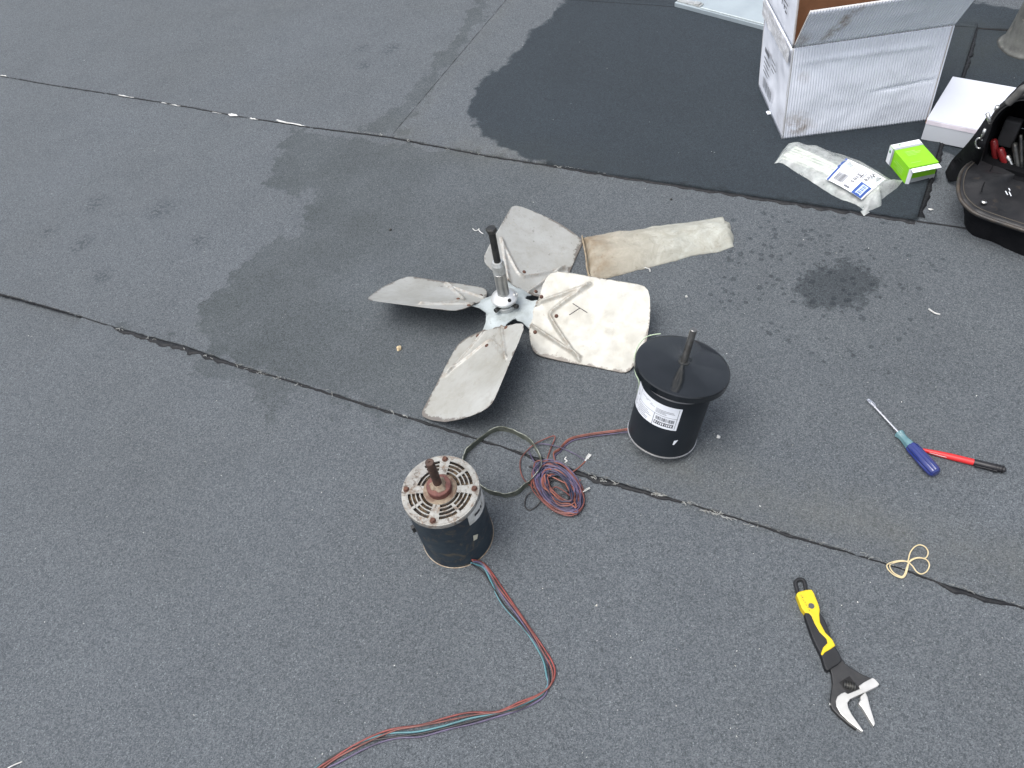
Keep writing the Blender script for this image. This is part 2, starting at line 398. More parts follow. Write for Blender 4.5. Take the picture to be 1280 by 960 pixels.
# bitumen squeezed out along the seams
def bead(curve_pts, widths, zb=.0036, seed=0, side=-1):
    """curve_pts world xy list along the seam; widths(t) in m"""
    P = [Vector((p[0], p[1], 0)) for p in curve_pts]; mb = MB(); n = len(P); rows = []
    for i, p in enumerate(P):
        t = (P[min(i+1, n-1)]-P[max(i-1, 0)]).normalized(); nn = Vector((-t.y, t.x, 0))
        wd = widths(i/(n-1)); f = 1+.7*fbm((p.x*30+seed, p.y*30, 0), 1, 3)
        a = wd*max(.15, f); c = p+nn*side*(a*.45)
        c += nn*.0015*fbm((p.x*50, p.y*50, seed), 1, 2)
        rows.append([tuple(c+nn*a*.5+Vector((0, 0, -.002))), tuple(c+nn*a*.42+Vector((0, 0, zb))), tuple(c+Vector((0, 0, zb+.0012+.001*f))), tuple(c-nn*a*.42+Vector((0, 0, zb-.0003))), tuple(c-nn*a*.5+Vector((0, 0, -.002)))])
    mb.grid(rows); return mb.build('bitumen_bead', BITUMEN, roof, smooth=True)
def along(f, ua, ub, step=.006, off=0): return [xy(u, float(f(u))+off) for u in np.arange(ua, ub, step)]
def U_(px, py): return uv(W(px, py))[0]
def wfun(keys): X = [k[0] for k in keys]; Y = [k[1] for k in keys]; return lambda t: float(np.interp(t, X, Y))
ua, ub = U_(0, 367)-.4, U_(1280, 760)+.1
def wseam2(t):
    u = ua+(ub-ua)*t
    kx = [U_(*p) for p in [(0, 367), (60, 383), (100, 395), (140, 408), (150, 411), (190, 422), (230, 432), (265, 445), (300, 457), (340, 470), (400, 487), (540, 530), (640, 562), (700, 580), (760, 600), (820, 617), (860, 630), (940, 655), (1000, 672), (1060, 690), (1130, 712), (1190, 733), (1230, 745), (1260, 755)]]
    ky = [.004, .005, .002, .003, .014, .018, .020, .014, .010, .004, .007, .006, .005, .012, .013, .010, .004, .003, .007, .003, .002, .010, .012, .005]
    return float(np.interp(u, kx, ky))
bead(along(s2, ua, ub), wseam2, seed=1)
bead(along(s1, U_(0, 95)-.4, U_(392, 160)), wfun([(0, .002), (1, .003)]), seed=2)
bead(along(s1, U_(392, 160), U_(700, 209)), wfun([(0, .003), (.4, .004), (1, .005)]), seed=3)
bead(along(s1, U_(700, 209), U_(1146, 276)), wfun([(0, .004), (.15, .009), (.5, .012), (.8, .015), (1, .014)]), seed=4)
bead(along(s1, U_(1146, 276), U_(1280, 297)+.3), wfun([(0, .006), (.4, .004), (1, .003)]), seed=5)
bead([xy(l4(v), v) for v in np.arange(1.735, 2.74, .006)], wfun([(0, .016), (.15, .013), (.5, .007), (.75, .014), (1, .004)]), zb=.0062, seed=6, side=-1)
bead([xy(l3(v), v) for v in np.arange(1.74, 2.74, .006)], wfun([(0, .003), (.5, .006), (1, .006)]), zb=.0064, seed=7, side=1)
bead(along(cst(2.72), -3.8, .6), wfun([(0, .004), (1, .006)]), seed=8)

def ragged(name, cx, cy, L, wd, m, parent=None, ang=None, z=.004, seed=0, th=.0009, curl=.003):
    """a torn flat scrap"""
    c = W(cx, cy, z); a = R(-35) if ang is None else ang; n = 22; pts = []
    for i in range(n):
        t = 2*PI*i/n; f = 1+.6*fbm((math.cos(t)*1.5+seed, math.sin(t)*1.5, seed), 1, 3)
        x = math.cos(t)*L/2*f; y = math.sin(t)*wd/2*f
        if m is FILM and wd < L*.35: y = (y*.12 if y < 0 else y*(1.25-.9*abs(math.cos(t*.5+seed))))+wd*.25*fbm((x*90, seed, 0), 1, 2)
        pts.append(Vector((c.x+x*math.cos(a)-y*math.sin(a), c.y+x*math.sin(a)+y*math.cos(a), 0))); continue; pts.append(Vector((c.x+x*math.cos(a)-y*math.sin(a), c.y+x*math.sin(a)+y*math.cos(a), 0)))
    V = [(p.x, p.y, z+curl*abs(fbm((p.x*60, p.y*60, seed), 1, 2))) for p in pts]; V = V+[(v[0], v[1], v[2]+th) for v in V]
    V += [(c.x, c.y, z), (c.x, c.y, z+th)]
    F = [(i, (i+1) % n, n+(i+1) % n, n+i) for i in range(n)]+[(2*n, (i+1) % n, i) for i in range(n)]+[(2*n+1, n+i, n+(i+1) % n) for i in range(n)]
    return link(name, mesh(V, F), m, parent)
for i, (x, y, L, wd) in enumerate([(5, 95, .045, .010), (158, 121, .095, .014), (220, 132, .05, .010), (292, 144, .035, .014), (317, 149, .035, .012), (366, 155, .13, .014), (352, 152, .05, .012), (270, 141, .04, .004), (205, 129, .03, .006)]):
    ragged('film_flake', x, y, L, wd, FILM, roof, seed=i*3.1, z=.0068, curl=.002)
for i, (x, y, n_, sp) in enumerate([(150, 411, 3, 5), (190, 424, 3, 8), (225, 433, 2, 6), (262, 446, 3, 8), (300, 458, 5, 9), (322, 465, 5, 9), (345, 473, 4, 8), (375, 482, 3, 8), (420, 494, 2, 8), (492, 516, 3, 3), (505, 520, 3, 3), (822, 618, 7, 5), (829, 620, 6, 4), (860, 630, 4, 8), (885, 640, 7, 8), (897, 642, 7, 6), (912, 648, 4, 6), (940, 657, 3, 8), (742, 597, 4, 3), (752, 600, 4, 3), (768, 604, 2, 3), (480, 170, 2, 6), (505, 175, 2, 6), (600, 193, 2, 5), (697, 208, 3, 3), (560, 186, 2, 5)]):
    mb = MB(); rr = random.Random(i)
    for k in range(n_):
        px = x+rr.uniform(-sp, sp); py = y+(px-x)*.30+rr.uniform(-1.5, 1.5); a = R(-35)+rr.uniform(-.7, .7); L = rr.uniform(.004, .014); c = W(px, py, .0070); P = []
        for q in range(5): P.append(Vector((c.x+math.cos(a)*L*(q/4-.5), c.y+math.sin(a)*L*(q/4-.5), .0072+rr.uniform(0, .0025)))); a += rr.uniform(-.5, .5)
        mb.tube(P, rr.uniform(.0004, .0011), 5)
    mb.build('frayed_threads', FRAY, roof)['kind'] = 'stuff'
mb = MB(); rr = random.Random(77)
for k in range(330):
    px = rr.choice([rr.uniform(0, 140), rr.uniform(150, 540), rr.uniform(640, 1010), rr.uniform(640, 1010), rr.uniform(1010, 1280)]); u = U_(px, float(np.interp(px, [p[0] for p in S2px], [p[1] for p in S2px])))
    if rr.random() < .3: px = rr.uniform(430, 760); v0 = None; u = U_(px, float(np.interp(px, [p[0] for p in S1px], [p[1] for p in S1px]))); q = xy(u, float(s1(u))+rr.gauss(0, .0016))
    else: q = xy(u, float(s2(u))+rr.gauss(.0005, .0018))
    a = R(-35)+rr.gauss(0, .45); L = rr.uniform(.002, .011); P = []
    for t_ in range(4): P.append(Vector((q[0]+math.cos(a)*L*(t_/3-.5), q[1]+math.sin(a)*L*(t_/3-.5), .0070+rr.uniform(0, .0018)))); a += rr.uniform(-.4, .4)
    mb.tube(P, rr.uniform(.0003, .0008), 4)
mb.build('seam_fibres', mat('grey seam fibres', (.2, .21, .205), .8, c2=(.08, .08, .08), scale=150), roof)['kind'] = 'stuff'
# loose pale grit, nobody could count it
mb = MB()
for i in range(420):
    px = random.uniform(-100, 1380); py = random.uniform(-40, 1000); c = W(px, py, .0028); s = random.choice([.0008, .001, .0012, .0016]) * (1.6 if random.random() < .06 else 1)
    if px > 560 and py < 230: c.z = .0058
    V = [c+Vector((random.uniform(-1, 1), random.uniform(-1, 1), random.uniform(-.3, 1)))*s for _ in range(5)]
    mb.add(V, [(0, 1, 2), (0, 2, 3), (0, 3, 4), (0, 4, 1), (1, 2, 4), (2, 3, 4)])
g = mb.build('pale_grit', GRIT); g['kind'] = 'stuff'

# ------------------------------------------------------------------ condenser fan
PAINT = None
def blade_material():
    t = NT('aged white paint'); t.tc = t.n('ShaderNodeNewGeometry').outputs['Position']
    col = t.mix(t.ramp(t.noise(9, 6, .65), .35, .7), (.35, .362, .36), (.265, .268, .25))
    col = t.mix(t.ramp(t.noise(38, 6, .75), .50, .72, 0, .55), col, (.225, .222, .195)); warm = t.attr('warm'); col = t.mix(warm, col, t.mix(1., col, (1.05, 1.0, .90), 'MULTIPLY'))
    col = t.mix(t.math('MULTIPLY', t.ramp(t.voro(130), .12, .22, 1, 0), t.ramp(t.noise(25, 3), .5, .62)), col, (.36, .34, .29))
    # peeled, grimy edge
    ed = t.attr('rim_dist'); k = t.math('SUBTRACT', t.noise(75, 6, .8), t.math('ADD', t.ramp(ed, 0, .013, .20, .58), t.ramp(t.noise(11, 4), .42, .62, -.12, .12))); col = t.mix(t.ramp(k, .13, .2, 0, .8), col, (.10, .085, .075))
    grime = t.math('MULTIPLY', t.attr('rib'), t.ramp(t.noise(80, 5, .7), .45, .6)); col = t.mix(t.math('MULTIPLY', grime, .55), col, (.2, .16, .12))
    t.bump(t.noise(220, 3), .12, .001)
    t.bump(t.noise(12, 3), .2, .004)
    return t.put(col, t.ramp(t.noise(40, 4), .3, .7, .38, .6), .12)
PAINT = blade_material()
RUST = mat('rust', (.06, .026, .018), .8, c2=(.11, .05, .03), scale=120, c3=(.04, .02, .015), scale3=300, bump=.5, bscale=500)
STEEL = mat('bright steel', (.62, .62, .60), .28, 1., c2=(.5, .49, .46), scale=50)
DULL = mat('dull zinc', (.5, .52, .52), .45, .6, c2=(.36, .37, .36), scale=40, c3=(.2, .17, .13), scale3=90, lo3=.62, hi3=.7)
BLACKOX = mat('black oxide steel', (.03, .032, .034), .38, .5, c2=(.06, .06, .055), scale=80)
SPIDER = mat('bluish worn paint', (.34, .38, .39), .55, .1, c2=(.26, .29, .29), scale=45, c3=(.12, .09, .06), scale3=120, lo3=.64, hi3=.72, bump=.2, bscale=200)
HUB = np.array([.0265, 1.3121, .0537]); TX, TY, AZ0, KB, KK, KS = .009, .0026, -.3793, .5627, -.7426, .0412
a_ = np.array([TX, TY, 1.0]); a_ /= np.linalg.norm(a_); u_ = np.cross([0, 1, 0], a_); u_ /= np.linalg.norm(u_); v_ = np.cross(a_, u_)
FM = np.stack([u_, v_, a_], 1)
HUBW = HUB+np.array([0, 0, .0045])      # blades' low corners rest on the roof
def fsurf(s, c): return -(KB*c+KK*c*c)+KS*s
def fpt(s, c, i, dz=0):
    L = np.array([s, -c, fsurf(s, c)+dz]); t = AZ0+i*PI/2; ca, sa = math.cos(t), math.sin(t)
    return HUBW+FM@np.array([ca*L[0]-sa*L[1], sa*L[0]+ca*L[1], L[2]])
fan = empty('fan', (HUBW[0], HUBW[1], GZ), 'white painted four blade condenser fan with tall puller bolt in its hub', 'fan')
CLO = np.array([(.064, .026), (.070, .006), (.077, -.012), (.086, -.048), (.093, -.062), (.101, -.070), (.118, -.0745), (.16, -.071), (.212, -.064), (.31, -.052), (.326, -.048), (.3355, -.040), (.341, -.026), (.3445, -.002), (.3455, .018)])
CHI = np.array([(.064, .026), (.066, .055), (.070, .072), (.074, .084), (.082, .098), (.090, .105), (.103, .110), (.153, .119), (.225, .128), (.294, .1385), (.304, .1375), (.313, .132), (.322, .118), (.330, .102), (.343, .065), (.3452, .035), (.3455, .018)])
RIBS = [[(.066, -.004), (.193, -.046)], [(.199, -.050), (.150, -.018), (.118, .006), (.1115, .014), (.1125, .022), (.13, .044), (.160, .078), (.194, .116)], [(.070, .042), (.194, .108)]]
def segd(x, y, path):
    d = np.full(x.shape, 1e9)
    for (ax, ay), (bx, by) in zip(path[:-1], path[1:]):
        L2 = (bx-ax)**2+(by-ay)**2; t = np.clip(((x-ax)*(bx-ax)+(y-ay)*(by-ay))/L2, 0, 1); d = np.minimum(d, np.hypot(x-ax-t*(bx-ax), y-ay-t*(by-ay)))
    return d
ns, ncw = 150, 96
ss = .0641+(.3454-.0641)*(.5-.5*np.cos(np.linspace(0, PI, ns)))
lo = np.interp(ss, CLO[:, 0], CLO[:, 1]); hi = np.interp(ss, CHI[:, 0], CHI[:, 1])
tt = np.linspace(0, 1, ncw)
Sg = np.repeat(ss[:, None], ncw, 1); Cg = lo[:, None]+(hi-lo)[:, None]*tt[None]
rib = np.zeros_like(Sg); ribm = np.zeros_like(Sg)
for p in RIBS:
    d = segd(Sg, Cg, p); rib += .0062*np.exp(-(d/.0033)**2); ribm = np.maximum(ribm, np.exp(-(d/.007)**2))
inside = (Cg > np.interp(Sg, [.07, .193, .194], [-.006, -.047, .5]))
bnd = np.concatenate([CLO, CHI[::-1][1:]]); edged = segd(Sg, Cg, [tuple(p) for p in bnd])
for i in range(4):
    mb = MB(); P = np.zeros((ns, ncw, 3)); Q = np.zeros((ns, ncw, 3))
    wob = .0012*np.array([[fbm((s*9+i*7, c*9, 0), 1, 2) for c in Cg[k, ::6]] for k, s in enumerate(ss)])
    wob = np.repeat(wob, 6, 1)[:, :ncw]; wob = (wob+np.roll(wob, 3, 1))/2
    L = np.stack([Sg, -Cg, fsurf(Sg, Cg)+rib], -1); L2 = L-np.array([0, 0, .0014])
    t = AZ0+i*PI/2; Rz = np.array([[math.cos(t), -math.sin(t), 0], [math.sin(t), math.cos(t), 0], [0, 0, 1]])
    P = HUBW+L@Rz.T@FM.T; Q = HUBW+L2@Rz.T@FM.T
    V = np.concatenate([P.reshape(-1, 3), Q.reshape(-1, 3)]); N = ns*ncw
    I = np.arange(ns-1)[:, None]*ncw+np.arange(ncw-1)[None]; I = I.ravel()
    F = np.stack([I, I+ncw, I+ncw+1, I+1], 1); F2 = F[:, ::-1]+N
    ring = np.concatenate([np.arange(ns)*ncw, (ns-1)*ncw+np.arange(1, ncw), np.arange(ns-2, -1, -1)*ncw+ncw-1, np.arange(ncw-2, 0, -1)]); rn = np.roll(ring, -1)
    F3 = np.stack([ring, ring+N, rn+N, rn], 1)
    me = mesh(V, np.concatenate([F, F2, F3]).tolist())
    for nm, arr in (('rim_dist', np.concatenate([edged.ravel()+np.clip((.06-Cg.ravel())/.06, 0, 1)*.006]*2)), ('rib', np.concatenate([ribm.ravel()]*2)), ('warm', np.full(2*N, [.65, .2, .1, .3][i]))):
        at = me.attributes.new(nm, 'FLOAT', 'POINT'); at.data.foreach_set('value', arr.astype(np.float32))
    me.polygons.foreach_set('use_smooth', [True]*(2*len(F))+[False]*len(F3))
    bl = link('blade', me, PAINT, fan)
    for (s, c) in [(.0855, -.021), (.127, .019), (.0805, .056)]:
        mb = MB(); p = fpt(s, c, i, .0005); n = Vector(fpt(s, c, i, .01)-p)
        nn = Vector(np.cross(fpt(s+.002, c, i)-fpt(s, c, i), fpt(s, c-.002, i)-fpt(s, c, i))).normalized()
        mb.lathe(p-np.array(nn)*.001, nn, [(0, .0048), (.0018, .0046), (.003, .0032), (.0036, .0012)], 16); mb.build('rivet', RUST, bl, smooth=True)
    if i == 0:
        INK = mat('felt pen ink', (.05, .045, .05), .6)
        def onblade(px, py):
            C = np.array([0, 0, CAM_H]); d = ray(px, py); best = min(((abs((FM.T@(C+d*q-HUBW))[2]-0), q) for q in np.linspace(1, 2.5, 400)))
            lo_, hi_ = best[1]-.3, best[1]+.3
            def g(q):
                l = FM.T@(C+d*q-HUBW); x = math.cos(AZ0)*l[0]+math.sin(AZ0)*l[1]; y = -math.sin(AZ0)*l[0]+math.cos(AZ0)*l[1]; return l[2]-fsurf(x, -y)
            for _ in range(40):
                mid = (lo_+hi_)/2
                if g(mid) > 0: lo_ = mid
                else: hi_ = mid
            return C+d*lo_+np.array([0, 0, .0006])
        mb = MB()
        for a, b in (((716, 379.5), (734, 391)), ((725, 385), (711.5, 394))):
            mb.tube([onblade(a[0]+(b[0]-a[0])*k/6, a[1]+(b[1]-a[1])*k/6) for k in range(7)], .0009, 6)
        mb.build('pen_mark', INK, bl)
# spider
half = [(-.033, .100), (.033, .100), (.033, .077), (.029, .058), (.034, .036)]
out = []
for k in range(4):
    for (c, s) in [(.033, .100), (.033, .077), (.029, .058)][::-1] and [(.036, .036), (.0295, .056), (.033, .076), (.033, .104), (-.033, .104), (-.033, .076), (-.0295, .056)]:
        a = AZ0+k*PI/2-.215; x, y = s, c; out.append((x*math.cos(a)-y*math.sin(a), x*math.sin(a)+y*math.cos(a)))
def order(p): return math.atan2(p[1], p[0])
out = sorted(out, key=order); nsp = 192
# radial resample
angs = np.linspace(-PI, PI, nsp, endpoint=False)
def rad_at(a):
    best = .04; d = (math.cos(a), math.sin(a))
    for k in range(len(out)):
        p, q = out[k], out[(k+1) % len(out)]; ex, ey = q[0]-p[0], q[1]-p[1]; den = d[0]*ey-d[1]*ex
        if abs(den) < 1e-9: continue
        t = (p[0]*ey-p[1]*ex)/den; s = (p[0]*d[1]-p[1]*d[0])/den
        if -1e-6 <= s <= 1+1e-6 and t > 0: return t
    return best
def spider_z(x, y):
    r = math.hypot(x, y); a = math.atan2(y, x)-AZ0; k = round((a+.1)/(PI/2)); a -= k*PI/2
    s = r*math.cos(a); c = -r*math.sin(a); w_ = min(1, max(0, (r-.045)/.04)); w_ = w_*w_*(3-2*w_)
    return w_*(fsurf(s, c)-.0022)
rows = []; rows2 = []
for a in angs:
    rm = rad_at(a); row = []; row2 = []
    for q in np.linspace(0, 1, 14):
        r = .008+(rm-.008)*q; x, y = r*math.cos(a), r*math.sin(a); z = spider_z(x, y)
        row.append(tuple(HUBW+FM@np.array([x, y, z]))); row2.append(tuple(HUBW+FM@np.array([x, y, z-.002])))
    rows.append(row+row2[::-1])
mb = MB(); mb.grid(rows, closeu=True, closev=True); sp = mb.build('spider', SPIDER, fan, auto=40)
AXF = Vector(FM[:, 2]); H0 = Vector(HUBW)
# two dark oval holes in the spider plate
mb = MB(); mb.lathe(H0+AXF*.001, AXF, [(0, .026), (.009, .026), (.0105, .0245)], 48); hc = mb.build('hub_collar', DULL, fan, auto=30)
mb = MB(); mb.lathe(H0+AXF*.0115, AXF, [(0, .0205), (.012, .0205)], 48); mb.build('hub_neck', STEEL, fan, auto=30)
mb = MB(); mb.lathe(H0+AXF*.0235, AXF, [(-.001, .029), (0, .031), (.006, .0322), (.0085, .031), (.018, .0185), (.0185, .0165)], 56); cone = mb.build('hub_cone', mat('machined aluminium', (.62, .63, .63), .42, .7, c2=(.62, .63, .62), scale=30), fan, auto=30)
def fdir(px, py, h):    # direction in the fan plane towards a photo point
    p = on_plane(px, py, H0+AXF*h, AXF); d = p-(H0+AXF*h); d -= AXF*d.dot(AXF); return d
d = fdir(640, 379, .036).normalized(); pc = H0+AXF*.0365+d*.0245; nn = (AXF*.85+d*.6).normalized()
mb = MB(); mb.lathe(pc-nn*.003, nn, [(0, .0045), (.0042, .0045), (.0046, .0040)], 20); mb.build('threaded_hole', mat('hole black', (.006, .006, .007), .9), cone)
d = fdir(644, 368, .036).normalized(); pc = H0+AXF*.0345+d*.027
mb = MB(); mb.lathe(pc-nn*.004, (AXF*.8+d*.6).normalized(), [(0, .0065), (.0062, .0065), (.0068, .0055), (.0068, .003), (.005, .0028)], 20); mb.build('plug_screw', STEEL, cone, auto=30)
for (px, py) in ((612, 399), (655, 389)):
    d = fdir(px, py, .007); d.normalize()
    mb = MB(); mb.lathe(H0+AXF*.012+d*.018, d+AXF*.12, [(0, .0042), (.011, .0042), (.011, .0058), (.0185, .0058), (.0195, .0048), (.0195, .0028), (.0175, .0026)], 20); mb.build('set_screw', BLACKOX, fan, auto=30)
TB = .040
mb = MB(); mb.lathe(H0+AXF*TB, AXF, [(0, .0145), (.068, .0145), (.0685, .0138), (.070, .0138)], 40)
tb = mb.build('puller_tube', mat('brushed tube', (.42, .43, .43), .35, .9, c2=(.3, .3, .29), scale=25), fan, auto=30)
mb = MB(); mb.lathe(H0+AXF*(TB+.070), AXF, [(0, .0150), (.004, .0155), (.024, .0155), (.0255, .0145), (.032, .0118), (.0325, .009)], 12); mb.build('puller_nut', DULL, fan, auto=25)
def thr(a, h): return 1+.045*math.sin(h*3600+a)
mb = MB(); mb.lathe(H0+AXF*(TB+.1), AXF, [(k*.0006, .0078) for k in range(150)], 14, mod=thr); mb.build('puller_bolt', BLACKOX, fan, smooth=True)
mb = MB(); mb.lathe(H0+AXF*(TB+.188), AXF, [(0, .0112), (.0015, .0122), (.009, .0122), (.0105, .0108)], 6); mb.build('bolt_head', BLACKOX, fan)

# ------------------------------------------------------------------ new motor (black, lidded)
BODY = mat('satin black enamel', (.008, .011, .015), .36, 0., c2=(.012, .015, .019), scale=8, Specular_IOR_Level=.35)
LIDM = mat('gloss black plastic', (.006, .008, .010), .13, 0., c2=(.010, .012, .015), scale=18, c3=(.03, .032, .034), scale3=240, lo3=.70, hi3=.76, Specular_IOR_Level=.55)
BRIGHT = mat('bright rim', (.6, .6, .6), .3, .8)
PAPER = mat('label paper', (.66, .69, .74), .5, c2=(.6, .63, .68), scale=30)
PRINT = mat('grey print', (.16, .17, .19), .6)
PRINTD = mat('black print', (.02, .02, .025), .6)
mp = np.array([.2831, .8804, .0187+.002]); AXN = Vector((.2491, .1134, 1)).normalized(); LN = .1904; RB = .0705
newm = empty('new_motor', (mp[0], mp[1], GZ), 'new black condenser motor with wide black lid, steel shaft and white label', 'motor')
B0 = Vector(mp)
mb = MB(); mb.lathe(B0, AXN, [(0, .067), (.0005, .0705), (.004, .0712), (.0042, .0705), (LN-.041, .0705), (LN-.039, .0695)], 96); mb.lathe(B0, AXN, [(LN-.040, .069), (LN-.016, .069)], 96, cap=False); body = mb.build('motor_body', BODY, newm, auto=30)
mb = MB(); mb.lathe(B0-AXN*.001, AXN, [(0, .0700), (.0006, .0722), (.0030, .0722), (.0034, .0708)], 96); mb.build('bottom_rim', BRIGHT, newm, auto=30)
mb = MB(); mb.lathe(B0+AXN*(LN-.0400), AXN, [(0, .0690), (.001, .0715), (.0030, .0718), (.0045, .0702), (.009, .0702), (.010, .068)], 96); mb.build('top_band', mat('grey band', (.33, .33, .34), .35, .6), newm, auto=30)
LR = .0919
mb = MB(); ul = AXN.orthogonal().normalized(); vl = AXN.cross(ul)
def lang(px, py):
    p = on_plane(px, py, B0+AXN*LN, AXN)-(B0+AXN*LN); return math.atan2(p.dot(vl), p.dot(ul)) % (2*PI)
kn = sorted([(lang(*p), hh) for p, hh in (((800, 462), .0), ((842, 490), -.0022), ((888, 488), .0012), ((908, 462), -.0012), ((890, 432), .0010), ((850, 420), -.0012), ((812, 432), .0008))])
KA = [k[0]-2*PI for k in kn]+[k[0] for k in kn]+[k[0]+2*PI for k in kn]; KH = [k[1] for k in kn]*3
rows = []
for h, r in [(0, LR-.0015), (0, LR), (.0125, LR), (.0150, LR-.0012), (.0158, LR-.004), (.0163, LR-.007), (.0176, .068), (.0192, .048), (.0208, .028), (.0225, .012), (.0235, .0095), (.0235, .006)]:
    wt = max(0, min(1, (r-.012)/.03))*max(0, min(1, (LR-.004-r)/.02)) if r < LR-.004 else 0
    rows.append([tuple(B0+AXN*(LN-.018+h+wt*float(np.interp(2*PI*k/168, KA, KH)))+(ul*math.cos(2*PI*k/168)+vl*math.sin(2*PI*k/168))*r) for k in range(168)])
mb.grid(rows, closev=True)
lid = mb.build('lid', LIDM, newm, auto=20)
mb = MB(); mb.lathe(B0+AXN*(LN+.004), AXN, [(0, .0066), (.079, .0066), (.0800, .0058)], 32); mb.build('shaft', mat('shaft steel', (.24, .24, .235), .36, .9, c2=(.17, .165, .155), scale=60), newm, auto=30)
mb = MB(); mb.lathe(B0+AXN*(LN+.0035), AXN, [(0, .0115), (.003, .0110), (.004, .0088)], 24); mb.build('shaft_seal', BLACKOX, newm, auto=30)
# cylinder coordinates on the motor body
def cyl(B, A, r):
    u = A.orthogonal().normalized(); v = A.cross(u); ref = {}
    def f(ang, h, dr=0): return B+A*h+(u*math.cos(ang)+v*math.sin(ang))*(r+dr)
    def inv(px, py):
        best = (1e9,)
        C = Vector((0, 0, CAM_H)); rd = Vector(ray(px, py))
        w0 = C-B; dd = rd-A*rd.dot(A); ww = w0-A*w0.dot(A); a = dd.dot(dd); b = 2*dd.dot(ww); c = ww.dot(ww)-r*r; D = b*b-4*a*c
        t = (-b-math.sqrt(max(D, 0)))/(2*a); p = C+rd*t; q = p-B; g_ = math.atan2(q.dot(v), q.dot(u)); ref.setdefault('a', g_)
        while g_-ref['a'] > PI: g_ -= 2*PI
        while g_-ref['a'] < -PI: g_ += 2*PI
        return g_, q.dot(A)
    return f, inv
cf, ci = cyl(B0, AXN, RB)
def patch(mb, q4, cf, dr, nx=14, ny=6):
    """q4: (ang,h) corners TL TR BR BL"""
    P = []
    for j in range(ny+1):
        b = j/ny; row = []
        for i in range(nx+1):
            a = i/nx; g = [(q4[0][k]*(1-a)+q4[1][k]*a)*(1-b)+(q4[3][k]*(1-a)+q4[2][k]*a)*b for k in (0, 1)]
            row.append(tuple(cf(g[0], g[1], dr)))
        P.append(row)
    mb.grid(P)
q4 = [ci(*p) for p in [(801.5, 479), (854, 511), (845, 538), (794.5, 505)]]
q4[0] = (q4[0][0], (q4[0][1]+q4[1][1])/2); q4[1] = (q4[1][0], q4[0][1]); hb = (q4[2][1]+q4[3][1])/2; q4[2] = (q4[2][0], hb); q4[3] = (q4[3][0], hb)
am = (q4[0][0]+q4[3][0])/2; q4[0] = (am, q4[0][1]); q4[3] = (am, hb); am = (q4[1][0]+q4[2][0])/2; q4[1] = (am, q4[1][1]); q4[2] = (am, hb)
a_l = q4[1][0]+(q4[0][0]-q4[1][0])*1.06; q4[0] = (a_l, q4[0][1]); q4[3] = (a_l, hb)
mb = MB(); patch(mb, q4, cf, .0005, 24, 4); lab = mb.build('rating_label', PAPER, newm, smooth=True)
def lf(x, y, dr=.0009):
    return cf(q4[3][0]+(q4[2][0]-q4[3][0])*x, q4[3][1]+(q4[0][1]-q4[3][1])*y, dr)
it = [('r', .19, .0, .195, 1), ('r', .2, .52, .97, .535), ('r', .57, .0, .58, .52), ('r', .955, .04, .962, .96), ('r', .02, .42, .19, .43)]
for k in range(5): it.append(('r', .03, .08+k*.06, .10+.07*random.random(), .095+k*.06))
for k in range(6): it.append(('r', .22, .07+k*.07, .40+.14*random.random(), .09+k*.07))
for k in range(3): it.append(('r', .25+.1*k, .85-k*.05, .45+.05*k, .865-k*.05))
for k in range(4): it.append(('r', .58, .60+k*.05, .72+.2*random.random(), .618+k*.05))
for k in range(26): it.append(('r', .61+k*.0125, .30, .61+k*.0125+random.choice([.004, .006, .009]), .46))
mb = MB(); print_on(mb, lf, it); mb.build('label_print', PRINT, lab)['kind'] = 'stuff'
mb = MB(); print_on(mb, lf, [('r', .60, .10, .93, .125), ('r', .60, .225, .93, .25)]+[('r', .60+k*.034, .125, .60+k*.034+random.choice([.012, .02, .028]), .225) for k in range(10)])
mb.add([lf(.06, .80), lf(.10, .78), lf(.16, .60), lf(.12, .62), lf(.13, .68)], [(0, 1, 2, 3, 4)]); mb.build('label_mark', PRINTD, lab)['kind'] = 'stuff'
a0, h0 = ci(844, 553); mb = MB(); mb.add([cf(a0-.05, h0+.005, .0006), cf(a0+.06, h0+.007, .0006), cf(a0+.02, h0, .0006), cf(a0-.02, h0-.007, .0006), cf(a0-.06, h0-.006, .0006)], [(0, 1, 2, 3, 4)]); mb.build('paint_chip', PAPER, newm)
# pale green earth wire looping at the lid's left side
gw = [W(826, 417, .195), W(808, 421, .190), W(797.5, 433, .180), W(793, 448, .165), W(794, 465, .14), W(799, 478, .13), W(797, 490, .115), W(794.5, 502, .10), W(794, 508, .095)]
mb = MB(); mb.tube(spline(gw, 8), .0011, 8); mb.build('earth_wire', mat('pale green wire', (.38, .48, .34), .45), newm, smooth=True)
# leads and their coil
WR = {'brown': mat('brown red wire', (.17, .055, .045), .4, c2=(0.077, 0.025, 0.020), scale=35), 'red': mat('red wire', (.22, .045, .038), .4, c2=(0.099, 0.020, 0.017), scale=35), 'purple': mat('purple wire', (.085, .068, .13), .4, c2=(0.038, 0.031, 0.059), scale=35), 'black': mat('black wire', (.012, .012, .014), .4),
      'teal': mat('teal wire', (.07, .19, .22), .4, c2=(.055, .14, .16)), 'orange': mat('orange wire', (.24, .085, .06), .4, c2=(0.108, 0.038, 0.027), scale=35), 'grey': mat('grey wire', (.12, .12, .13), .45)}
def wire(pts, z, r=.0014, closed=False, name='lead', m='brown', parent=None, zs=None, n=6):
    rk = random.Random(len(pts)*7+ord(m[0])); P = [W(p[0]+rk.gauss(0, .45), p[1]+rk.gauss(0, .45), z if zs is None else zs[i]) for i, p in enumerate(pts)]
    mb = MB(); mb.tube(spline(P, n, closed), r, 8, closed); return mb.build(name, WR[m], parent, smooth=True)
z6 = lambda pts: zm(pts, 560, 520, 5.3333)
